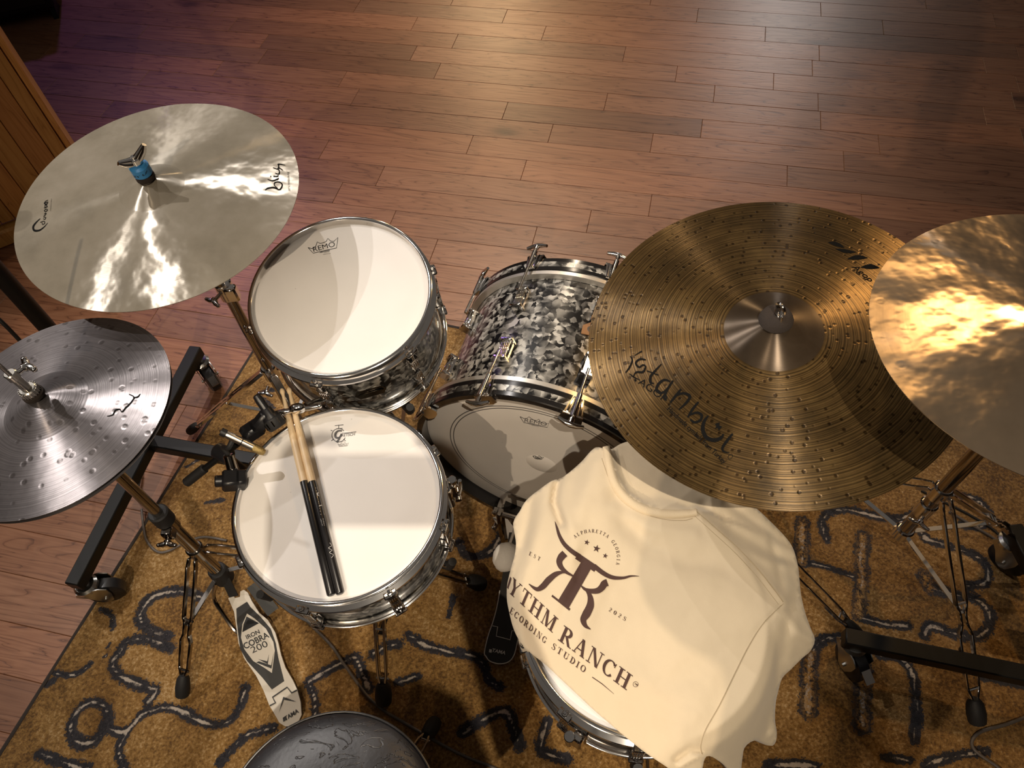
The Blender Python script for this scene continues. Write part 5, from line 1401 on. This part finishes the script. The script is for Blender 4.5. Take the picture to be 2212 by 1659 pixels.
cable('instrument_cable', 'thin brown cable curling on the rug near a rubber stand foot', [(2280, 1520, cz), (2212, 1550, cz), (2170, 1566, cz), (2120, 1580, cz), (2100, 1600, cz), (2105, 1620, cz), (2130, 1640, cz), (2160, 1662, cz), (2180, 1700, cz)], .0036, 'cable_grey')
cable('mast_cable', 'black cable running down beside the black mast', [(-60, 640, .75), (0, 692, .70), (30, 722, .66), (50, 745, .62), (90, 800, .45), (170, 880, .2), (260, 940, cz), (300, 1010, cz), (296, 1060, cz)], .0042, 'cable_black')
cable('floor_cable', 'pair of black cables on the rug leading to the right rolling base', [(1990, 1060, cz), (2040, 1085, cz), (2090, 1110, cz), (2140, 1140, cz), (2180, 1175, cz), (2230, 1215, cz)], .0034, 'cable_black')
cable('second_floor_cable', 'brown cable on the rug leading under the right rolling base caster', [(2050, 1105, cz), (2100, 1135, cz), (2150, 1165, cz), (2190, 1195, cz), (2240, 1230, cz)], .0036, 'cable_grey')

# ================================================================== T-SHIRT over the spare snare
from mathutils.geometry import delaunay_2d_cdt
zw = zm(1040, 940, 2.307)
OUTL = [zw(*q) for q in ((560, 66), (585, 60), (640, 72), (690, 45), (740, 30))] + [(1400, 950), (1480, 1010), (1560, 1055), (1620, 1088)] + \
       [zw(*q) for q in ((1440, 430), (1540, 540), (1575, 640), (1585, 720), (1592, 790), (1612, 880), (1640, 960), (1662, 1020), (1640, 1075), (1600, 1110), (1545, 1165), (1500, 1210), (1478, 1280), (1466, 1340), (1463, 1420), (1472, 1480), (1468, 1525), (1450, 1548), (1420, 1540), (1380, 1520), (1340, 1530), (1310, 1560), (1302, 1600), (1295, 1659))] + \
       [(1600, 1685), (1575, 1662), (1556, 1645), (1532, 1633), (1522, 1640), (1515, 1668), (1500, 1690), (1470, 1682)] + \
       [zw(*q) for q in ((930, 1659), (860, 1612), (800, 1570), (700, 1490), (630, 1430), (560, 1370), (480, 1295), (400, 1220), (320, 1145), (250, 1090), (205, 1045), (178, 1005), (155, 950), (140, 890), (128, 830), (126, 780), (130, 735), (148, 660), (165, 600), (172, 540), (165, 490), (158, 440), (172, 405), (190, 380), (215, 335), (250, 300), (300, 262), (350, 228), (400, 212), (450, 175), (500, 130), (535, 90))]
CTRL = [(1300, 972, .672), (1335, 985, .668), (1361, 955, .640), (1400, 955, .625), (1480, 1012, .620), (1560, 1058, .615), (1620, 1090, .605), (1664, 1126, .590), (1707, 1174, .588), (1722, 1217, .590), (1729, 1282, .600),
        (1751, 1356, .602), (1760, 1382, .592), (1733, 1421, .575), (1690, 1464, .575), (1679, 1495, .555), (1675, 1555, .520), (1677, 1594, .500), (1668, 1611, .488), (1638, 1599, .505), (1608, 1616, .530), (1601, 1659, .510),
        (1575, 1662, .560), (1532, 1633, .628), (1505, 1688, .600), (1443, 1659, .648), (1387, 1620, .655), (1343, 1586, .656), (1283, 1534, .656), (1213, 1469, .657), (1148, 1412, .655), (1118, 1378, .640), (1105, 1343, .628), (1096, 1300, .622), (1094, 1261, .618),
        (1111, 1200, .622), (1109, 1131, .615), (1122, 1105, .622), (1148, 1070, .630), (1192, 1037, .640), (1213, 1032, .642), (1257, 996, .655),
        (1180, 1340, .658), (1160, 1250, .662), (1180, 1150, .666), (1240, 1080, .676), (1290, 1040, .684), (1250, 1400, .659), (1300, 1300, .664), (1280, 1200, .672), (1380, 1150, .672), (1350, 1480, .658), (1450, 1560, .658), (1450, 1400, .662), (1450, 1250, .668),
        (1520, 1480, .659), (1540, 1340, .664), (1600, 1260, .660), (1480, 1150, .662), (1560, 1140, .646), (1660, 1300, .652), (1620, 1400, .650), (1690, 1380, .636), (1640, 1480, .615), (1580, 1560, .630), (1640, 1250, .640), (1690, 1290, .640)]
_c = np.array(CTRL); _P = _c[:, :2] / 300.0; _z = _c[:, 2]
def _U(r2): return np.where(r2 > 1e-12, .5 * r2 * np.log(np.maximum(r2, 1e-12)), 0)
_n = len(_c)
_K = _U(((_P[:, None, :] - _P[None, :, :]) ** 2).sum(-1)) + np.eye(_n) * 2e-2
_Q = np.hstack([np.ones((_n, 1)), _P])
_A = np.block([[_K, _Q], [_Q.T, np.zeros((3, 3))]])
_w = np.linalg.solve(_A, np.concatenate([_z, np.zeros(3)]))
CREASE = [([(1208, 1030), (1200, 1055), (1196, 1085), (1212, 1130)], 7, -.016), ([(1222, 1040), (1216, 1080), (1232, 1140)], 12, .006), ([(1178, 1052), (1172, 1110), (1152, 1180), (1135, 1230)], 16, .008),
          ([(1145, 1085), (1140, 1130), (1128, 1180)], 10, -.008), ([(1330, 1075), (1352, 1130), (1400, 1180), (1480, 1212), (1570, 1212)], 24, -.009), ([(1290, 1000), (1262, 1060), (1245, 1130), (1238, 1200)], 22, .006),
          ([(1502, 1104), (1545, 1140), (1600, 1190), (1650, 1245), (1694, 1302)], 7, .0045), ([(1520, 1092), (1590, 1150), (1660, 1190), (1715, 1215)], 12, -.008), ([(1570, 1085), (1640, 1135), (1700, 1175)], 8, -.006),
          ([(1668, 1170), (1680, 1215), (1690, 1270)], 9, -.006), ([(1612, 1190), (1665, 1215), (1716, 1222)], 9, .004),
          ([(1692, 1304), (1650, 1345), (1618, 1395), (1590, 1450), (1556, 1520), (1525, 1575), (1514, 1610), (1517, 1632)], 3.5, -.0025),
          ([(1660, 1525), (1628, 1562), (1600, 1592)], 13, -.018), ([(1640, 1500), (1605, 1540), (1575, 1560)], 12, .006), ([(1600, 1580), (1596, 1620), (1600, 1660)], 8, -.010), ([(1665, 1540), (1670, 1580), (1648, 1600)], 7, .008),
          ([(1575, 1580), (1560, 1625)], 9, -.008), ([(1470, 1655), (1495, 1640), (1518, 1630)], 5, .007), ([(1460, 1640), (1490, 1618), (1515, 1622)], 6, -.008), ([(1530, 1580), (1540, 1610)], 8, .004),
          ([(1258, 1200), (1250, 1260), (1225, 1310), (1200, 1370)], 14, -.004), ([(1300, 1260), (1275, 1330), (1240, 1400)], 16, .003), ([(1700, 1330), (1728, 1370), (1752, 1385)], 9, .006), ([(1716, 1290), (1700, 1350), (1690, 1420)], 12, -.006),
          ([(1440, 1480), (1500, 1450), (1560, 1400)], 30, -.003), ([(1330, 1100), (1400, 1140), (1500, 1150)], 14, .004)]
CREASE = [([np.array(p) for p in pts], w, a) for pts, w, a in CREASE]
NECK = [np.array(p, float) for p in ((1317, 962), (1325, 1000), (1336, 1036), (1356, 1066), (1390, 1088), (1430, 1099), (1470, 1101), (1504, 1098), (1540, 1112))]
def shirt_z(x, y):
    q = np.array([x, y]) / 300.0
    r2 = ((_P - q) ** 2).sum(-1)
    z = float(_U(r2) @ _w[:_n] + _w[_n] + _w[_n + 1:] @ q)
    p = np.array([x, y])
    for pts, w, a in CREASE:
        best = 1e9
        for u, v in zip(pts[:-1], pts[1:]):
            d = v - u; t = min(1, max(0, float((p - u) @ d) / float(d @ d))); best = min(best, float(np.hypot(*(p - u - t * d))))
        if best < 3 * w: z += a * math.exp(-(best / w) ** 2)
    # inside of the neck opening lies lower than the collar
    best = 1e9; side = 0
    for u, v in zip(NECK[:-1], NECK[1:]):
        d = v - u; t = min(1, max(0, float((p - u) @ d) / float(d @ d))); e = p - u - t * d; dist = float(np.hypot(*e))
        if dist < best: best = dist; side = d[0] * e[1] - d[1] * e[0]
    if side < 0 and best < 120:
        z -= .022 * min(1, best / 6) * max(0, 1 - best / 120)
    elif best < 16: z += .003 * (1 - best / 16)
    z += .0012 * noise.noise(Vector((x / 55, y / 55, 0))) + .0006 * noise.noise(Vector((x / 17, y / 17, 3)))
    # the cloth rests on the drum: it never dips below the hoop or its ears
    for _ in range(2):
        q = at(x, y, z); d = math.hypot(q.x - S2c.x, q.y - S2c.y)
        lim = .6535 if d < .188 else (.6535 - (d - .188) * 1.0 if d < .205 else .6365 - (d - .205) * 3.0)
        k = .006
        z = max(z, lim) if abs(z - lim) > k else .5 * (z + lim) + ((z - lim) ** 2) / (4 * k) + k / 4
    return z
def shirt_fn(off):
    return lambda x, y: at(x, y, shirt_z(x, y)) + Vector((0, -.15, .98)).normalized() * off
def inside(x, y, poly):
    c = False; n = len(poly)
    for i in range(n):
        x0, y0 = poly[i]; x1, y1 = poly[(i + 1) % n]
        if (y0 > y) != (y1 > y) and x < (x1 - x0) * (y - y0) / (y1 - y0) + x0: c = not c
    return c
def make_shirt():
    # outline resampled
    ol = []
    n = len(OUTL)
    for i in range(n):
        p0, p1, p2, p3 = (Vector(OUTL[(i + k) % n]) for k in (-1, 0, 1, 2))
        k = max(2, int((p2 - p1).length / 7))
        for j in range(k):
            t = j / k
            ol.append(0.5 * ((2 * p1) + (p2 - p0) * t + (2 * p0 - 5 * p1 + 4 * p2 - p3) * t * t + (3 * p1 - p0 - 3 * p2 + p3) * t ** 3))
    st_ = 6.5; pts = list(ol); nb = len(ol)
    xs0, xs1 = min(p.x for p in ol), max(p.x for p in ol); ys0, ys1 = min(p.y for p in ol), max(p.y for p in ol)
    poly = [(p.x, p.y) for p in ol]; arr = np.array(poly); row = 0
    y = ys0
    while y < ys1:
        x = xs0 + (st_ / 2 if row % 2 else 0)
        while x < xs1:
            if inside(x, y, poly) and np.min((arr[:, 0] - x) ** 2 + (arr[:, 1] - y) ** 2) > (st_ * .6) ** 2: pts.append(Vector((x, y)))
            x += st_
        y += st_ * .87; row += 1
    vs, es, fs, *_ = delaunay_2d_cdt(pts, [(i, (i + 1) % nb) for i in range(nb)], [], 1, 1e-4)
    t = thing('t_shirt', 'cream T-shirt with a brown longhorn studio logo draped over the spare snare', 'shirt', Vector((S2c.x, S2c.y, .65)))
    W = [at(v.x, v.y, shirt_z(v.x, v.y)) for v in vs]
    # hanging edge: outline folded down and slightly inwards
    cen = at(1430, 1320, .655)
    k0 = len(W); ring_ids = []
    pos = {}
    for i, v in enumerate(vs): pos[(round(v.x, 2), round(v.y, 2))] = i
    ids = [pos.get((round(p.x, 2), round(p.y, 2))) for p in ol]
    ids = [i for i in ids if i is not None]
    F = [tuple(f) for f in fs]
    prev = ids
    for lv in range(1, 4):
        cur = []
        for i in ids:
            v = vs[i]
            onhead = (v.y > 1405 and v.x < 1450 and v.y > 1405 and (v.x - 1148) * 0.84 > (v.y - 1412) - 60)
            drop = .007 if onhead else .085
            if v.x > 1450 and v.y > 1450: drop = .035
            sh = .003 if onhead else .020
            inn = (cen - W[i]); inn.z = 0; inn = inn.normalized() * sh
            f = lv / 3
            cur.append(len(W)); W.append(W[i] + inn * (f ** 1.5) - Vector((0, 0, drop * f)) + Vector((noise.noise(Vector((v.x / 22, v.y / 22, 9))), noise.noise(Vector((v.x / 22, v.y / 22, 5))), 0)) * (.006 * f if not onhead else 0))
        for a in range(len(ids)):
            b = (a + 1) % len(ids); F.append((prev[a], prev[b], cur[b], cur[a]))
        prev = cur
    m = MB(); m.v = W; m.f = F
    body = m.build('body', 'shirt_cotton', t, smooth=180)
    # collar: ribbed band along the neck opening
    cpts = smooth2d([tuple(p) for p in NECK[:-1]], None, 6)
    m = MB(); prof = []
    for i, c in enumerate(cpts):
        tv = (cpts[min(i + 1, len(cpts) - 1)] - cpts[max(i - 1, 0)]).normalized(); nn = Vector((-tv.y, tv.x))
        wband = 21 * (0.75 + .25 * math.sin(math.pi * i / (len(cpts) - 1)))
        row_ = []
        for j in range(6):
            q = c + nn * (wband * j / 5); hgt = (-.002, .0046, .0056, .0056, .0048, .0004)[j]
            row_.append(at(q.x, q.y, shirt_z(q.x, q.y) + hgt))
        prof.append(row_)
    for r_ in prof: m.v += r_
    for i in range(len(prof) - 1):
        for j in range(5): m.f.append((i * 6 + j, i * 6 + j + 1, i * 6 + 7 + j, i * 6 + 6 + j))
    col = m.build('collar', 'collar_rib', t, smooth=180)
    def seam(name, pts, r):
        S_ = [at(p.x, p.y, shirt_z(p.x, p.y) + .0004) for p in smooth2d(pts, None, 8)]
        MB().tube(S_, r, 6).build(name, 'seam_thread', body)
    seam('sleeve_seam', [(1692, 1304), (1650, 1345), (1618, 1395), (1590, 1450), (1556, 1520), (1525, 1575), (1514, 1610), (1517, 1630)], .0007)
    seam('shoulder_seam', [(1504, 1104), (1545, 1140), (1600, 1190), (1650, 1245), (1692, 1300)], .0008)
    seam('shoulder_stitching', [(1498, 1112), (1538, 1148), (1592, 1198), (1640, 1252), (1682, 1306)], .0004)
    seam('collar_stitching', [(1300, 990), (1318, 1040), (1342, 1076), (1385, 1106), (1430, 1121), (1475, 1124), (1496, 1120)], .0005)
    return t, body
shirt, shirt_body = make_shirt()

# ---- serif capitals drawn with strokes: thick stems, hairlines and slab serifs (unit height)
TK, TN, SFH = .205, .068, .06
def g_stem(P, x, y0=0, y1=1, w=TK, s0=True, s1=True, sw=.13):
    P.poly([(x - w / 2, y0), (x + w / 2, y0), (x + w / 2, y1), (x - w / 2, y1)])
    if s0: P.poly([(x - w / 2 - sw, y0), (x + w / 2 + sw, y0), (x + w / 2 + sw, y0 + SFH), (x - w / 2 - sw, y0 + SFH)])
    if s1: P.poly([(x - w / 2 - sw, y1 - SFH), (x + w / 2 + sw, y1 - SFH), (x + w / 2 + sw, y1), (x - w / 2 - sw, y1)])
def g_bar(P, x0, x1, y, h=TN): P.poly([(x0, y - h / 2), (x1, y - h / 2), (x1, y + h / 2), (x0, y + h / 2)])
def g_diag(P, x0, y0, x1, y1, w): P.poly([(x0 - w / 2, y0), (x0 + w / 2, y0), (x1 + w / 2, y1), (x1 - w / 2, y1)])
def g_arc(P, cx, cy, rx, ry, a0, a1, thick=TK, thin=TN, n=18):
    pts = []; ws = []
    for i in range(n + 1):
        a = R(a0 + (a1 - a0) * i / n); pts.append((cx + rx * math.cos(a), cy + ry * math.sin(a))); ws.append(thin + (thick - thin) * abs(math.cos(a)) ** 1.3)
    P.add(strip2d(pts, ws))
def glyph(ch):
    P = P2(); w = .8
    if ch == 'A': g_diag(P, .12, 0, .42, 1, TN); g_diag(P, .76, 0, .44, 1, TK); g_bar(P, .22, .66, .33); g_bar(P, -.02, .26, SFH / 2, SFH); g_bar(P, .58, .92, SFH / 2, SFH); w = .9
    elif ch == 'C' or ch == 'G':
        g_arc(P, .46, .5, .36, .47, 40, 320); g_diag(P, .76, .70, .80, .97, .06)
        if ch == 'G': g_stem(P, .74, .06, .44, TK * .9, False, True, .1)
        w = .88
    elif ch == 'D': g_stem(P, .2); g_arc(P, .28, .5, .46, .472, -90, 90); w = .84
    elif ch == 'E': g_stem(P, .2); g_bar(P, .2, .70, .972); g_bar(P, .2, .72, .028); g_bar(P, .2, .56, .5); g_diag(P, .70, 0, .73, .26, .05); g_diag(P, .69, .76, .69, 1, .05); w = .78
    elif ch == 'H': g_stem(P, .2); g_stem(P, .78); g_bar(P, .2, .78, .5); w = 1.0
    elif ch == 'I': g_stem(P, .22); w = .46
    elif ch == 'L': g_stem(P, .2); g_bar(P, .2, .70, .028); g_diag(P, .68, 0, .71, .28, .05); w = .74
    elif ch == 'M': g_stem(P, .16, w=TN, sw=.1); g_stem(P, .98); g_diag(P, .22, 1, .56, .02, TK); g_diag(P, .56, .02, .92, 1, TN); w = 1.18
    elif ch == 'N': g_stem(P, .16, w=TN); g_stem(P, .82, w=TN, s0=False); g_diag(P, .20, 1, .78, 0, TK); w = .98
    elif ch == 'O' or ch == '0': g_arc(P, .44 if ch == 'O' else .32, .5, .35 if ch == 'O' else .23, .47, 0, 360, n=32); w = .88 if ch == 'O' else .64
    elif ch == 'P' or ch == 'R':
        g_stem(P, .2); g_arc(P, .34, .735, .30, .24, -90, 90); g_bar(P, .2, .36, .972); g_bar(P, .2, .36, .495)
        if ch == 'R': g_diag(P, .80, 0, .42, .5, TK); g_bar(P, .72, .96, SFH / 2, SFH)
        w = .92 if ch == 'R' else .74
    elif ch == 'S' or ch == '5':
        P.add(strip2d(*smooth2d([(.58, .80), (.46, .95), (.30, .96), (.16, .84), (.18, .68), (.34, .55), (.52, .43), (.60, .26), (.50, .08), (.32, .03), (.14, .12), (.10, .24)], [.06, .06, .06, .12, .15, .17, .17, .14, .09, .06, .06, .06], 4)))
        g_diag(P, .58, .74, .62, .98, .05); g_diag(P, .08, .02, .10, .26, .05); w = .7
    elif ch == 'T': g_stem(P, .42, s1=False); g_bar(P, .04, .80, .965, .07); g_diag(P, .06, .72, .06, 1, .05); g_diag(P, .78, .72, .78, 1, .05); w = .84
    elif ch == 'U': g_stem(P, .2, .28, 1, s0=False); g_stem(P, .74, .3, 1, TN, s0=False); g_arc(P, .47, .3, .27, .27, 180, 360, TK * .8); w = .94
    elif ch == 'Y': g_stem(P, .44, 0, .5, s1=False); g_diag(P, .44, .46, .14, 1, TK); g_diag(P, .46, .46, .76, 1, TN); g_bar(P, 0, .30, 1 - SFH / 2, SFH); g_bar(P, .62, .90, 1 - SFH / 2, SFH); w = .9
    elif ch == '2':
        P.add(strip2d(*smooth2d([(.12, .72), (.20, .92), (.38, .96), (.52, .82), (.48, .60), (.28, .32), (.10, .06)], [.08, .08, .08, .15, .16, .10, .06], 4))); g_bar(P, .08, .58, .05, .10); w = .66
    elif ch == ' ': w = .42
    return P, w
def serif_line(P, txt, p0, p1, cap, up, track=.18, end_fit=True):
    """set a line of serif capitals from p0 to p1 (pixels); cap = letter height in pixels"""
    gl = [glyph(c) for c in txt]; tot = sum(w for _, w in gl) + track * (len(gl) - 1)
    p0 = Vector(p0); u = (Vector(p1) - p0) / tot; v = Vector(up).normalized() * cap; x = 0
    for g, w in gl:
        P.add((g.v, g.f), lambda a, b, x=x: p0 + u * (x + a) + v * b); x += w + track
sf = shirt_fn(.0009)
up_ = (.40, -.915)
P = P2()
serif_line(P, 'YTHM', zw(128, 778), zw(352, 985), 76 / 2.307, up_, .16); 
serif_line(P, 'RANCH', zw(382, 1022), zw(722, 1272), 80 / 2.307, up_, .16)
P.poly([zw(*q) for q in ((127, 760), (134, 768), (150, 715), (143, 705))])
P.build('name_print', 'shirt_ink', shirt_body, sf, cut=7)
P = P2(); serif_line(P, 'ECORDING', zw(138, 884), zw(316, 1040), 30 / 2.307, up_, .34); serif_line(P, 'STUDIO', zw(346, 1062), zw(512, 1186), 31 / 2.307, up_, .34)
P.build('subtitle_print', 'shirt_ink', shirt_body, sf, cut=7)
P = P2(); P.stroke([zw(552, 1206), (1300, 1477), zw(660, 1290)], [1.8, 1.8, .6], smooth=False); P.build('underline_print', 'shirt_ink', shirt_body, sf, cut=7)
P = P2(); P.stroke([zw(768 + 13 * math.cos(R(a)), 1242 + 13 * math.sin(R(a))) for a in range(0, 361, 20)], .8, smooth=False); P.text('TM', zw(760, 1242), zw(776, 1250), hk=.9, bold=.02); P.build('trademark_print', 'shirt_ink', shirt_body, sf)
P = P2(); serif_line(P, 'EST', zw(236, 598), zw(290, 628), 19 / 2.307, (.3, -.95), .7); P.build('est_print', 'shirt_ink', shirt_body, sf)
P = P2(); serif_line(P, '2025', zw(632, 876), zw(716, 928), 20 / 2.307, (.42, -.9), .55); P.build('year_print', 'shirt_ink', shirt_body, sf)
P = P2(); txt = 'ALPHARETTA GEORGIA'; cx_, cy_, rr_ = 548, 612, 126
a0, a1 = math.atan2(500 - cy_, 462 - cx_), math.atan2(640 - cy_, 676 - cx_)
for i, ch in enumerate(txt):
    if ch == ' ': continue
    g, w = glyph(ch); a = a0 + (a1 - a0) * i / (len(txt) - 1)
    e = Vector((math.cos(a), math.sin(a))); tv = Vector((-e.y, e.x)); o_ = Vector((cx_, cy_)) + e * rr_
    P.add((g.v, g.f), lambda x, y: zw(*(o_ + tv * ((x - w / 2) * 14) + e * (y * 17))))
P.build('town_print', 'shirt_ink', shirt_body, sf)
for (x, y, r_) in ((525, 535, 15), (574, 566, 20), (617, 602, 14)):
    P = P2(); P.poly([zw(x + (r_ if i % 2 == 0 else r_ * .4) * math.cos(R(-75 + 36 * i)), y + (r_ if i % 2 == 0 else r_ * .4) * math.sin(R(-75 + 36 * i))) for i in range(10)]); P.build('star_print', 'shirt_ink', shirt_body, sf)
P = P2()
def S_(pts, ws): P.stroke([zw(*q) for q in pts], [w / 2.307 for w in ws])
S_([(366, 430), (376, 462), (388, 500), (410, 540), (445, 575), (490, 606)], [1, 11, 16, 20, 22, 24])          # left horn
S_([(560, 652), (610, 690), (655, 710), (705, 712), (745, 703), (786, 703)], [24, 23, 20, 14, 9, 1])            # right horn
P.poly([zw(*q) for q in ((486, 590), (582, 655), (562, 682), (466, 616))])                                       # crossbar
P.poly([zw(*q) for q in ((503, 622), (552, 656), (434, 864), (382, 824))])                                       # stem of the T
P.poly([zw(*q) for q in ((354, 796), (444, 866), (437, 875), (348, 804))])                                       # foot serif
S_([(628, 735), (612, 742), (600, 760), (580, 775), (550, 778), (515, 768), (496, 750)], [36, 36, 34, 30, 24, 14, 5])   # bowl of the right R
S_([(496, 752), (525, 775), (542, 808), (542, 850), (524, 890), (508, 920), (518, 950), (544, 968)], [5, 14, 26, 38, 42, 32, 20, 3])   # its leg
S_([(416, 590), (398, 608), (388, 632), (398, 660), (425, 685), (460, 705), (490, 728)], [36, 36, 30, 24, 16, 8, 5])     # bowl of the mirrored R
S_([(440, 690), (405, 684), (370, 694), (335, 722), (305, 755), (275, 768), (236, 742)], [4, 12, 26, 32, 30, 20, 3])     # its leg
P.build('logo_print', 'shirt_ink', shirt_body, sf, cut=7)

# ================================================================== the person who holds the phone (behind the camera; only the shadow falls into view)
def photographer():
    ph = CPOS - CF * .030
    t = thing('person', 'person in dark clothes standing behind the throne, both hands raised around a phone', 'person', V(.06, -.36, 0))
    J = []; E = []; Rr = []
    def j(p, r, par=None):
        J.append(Vector(p)); Rr.append(r); i = len(J) - 1
        if par is not None: E.append((par, i))
        return i
    pel = j((.06, -.36, .98), .135); sp = j((.06, -.37, 1.15), .125, pel); ch = j((.05, -.36, 1.36), .145, sp); nb = j((.04, -.35, 1.50), .065, ch); nk = j((.03, -.33, 1.58), .055, nb)
    h1 = j((.03, -.31, 1.66), .082, nk); h2 = j((.03, -.30, 1.76), .085, h1); j((.03, -.305, 1.82), .05, h2)
    for sg in (-1, 1):
        hp = j((.06 + sg * .10, -.36, .93), .085, pel); kn = j((.06 + sg * .12, -.34, .50), .062, hp); an = j((.06 + sg * .13, -.37, .10), .042, kn); j((.06 + sg * .14, -.24, .045), .035, an)
        sh = j((.05 + sg * .18, -.35, 1.44), .062, ch); el = j((.03 + sg * (.17 if sg < 0 else .08), -.20, 1.30), .045, sh)
        wr = j((sg * (.115 if sg < 0 else .08), -.05, 1.69), .028, el)
        pm = j(ph + CX * (sg * .082) + CD * .018 - CF * .020, .036, wr)
        k0 = ph + CX * (sg * .080) - CF * .010
        for q in range(4):
            a = j(k0 + CX * (sg * .012) + CD * (-.044 + q * .021) - CF * .016, .0110, pm); b = j(k0 - CX * (sg * .018) + CD * (-.058 + q * .024) - CF * .022, .0100, a); j(k0 - CX * (sg * .042) + CD * (-.052 + q * .022) - CF * .014, .0090, b)
        a = j(k0 + CD * .035 + CF * .006 - CX * (sg * .0), .0105, pm); j(k0 + CD * .030 + CF * .008 - CX * (sg * .028), .009, a)
    me = bpy.data.meshes.new('body'); Wi = WM[t.name].inverted()
    me.from_pydata([tuple(Wi @ p) for p in J], E, [])
    o = bpy.data.objects.new('body', me); COL.objects.link(o); o.parent = t; WM[o.name] = WM[t.name].copy(); me.materials.append(MATS['jacket'])
    sk = o.modifiers.new('skin', 'SKIN'); sk.use_smooth_shade = True
    for v, r in zip(me.skin_vertices[0].data, Rr): v.radius = (r, r)
    me.skin_vertices[0].data[0].use_root = True
    ss = o.modifiers.new('sub', 'SUBSURF'); ss.levels = 1; ss.render_levels = 1
    M = Matrix.Identity(3); M.col[0] = CX; M.col[1] = CD; M.col[2] = CF
    p = tag(MB().box((0, 0, 0), (.150, .074, .008), mat4(M, ph), .002).build('phone', 'phone_black'), 'black phone held up in both hands by the person', 'phone')
photographer()
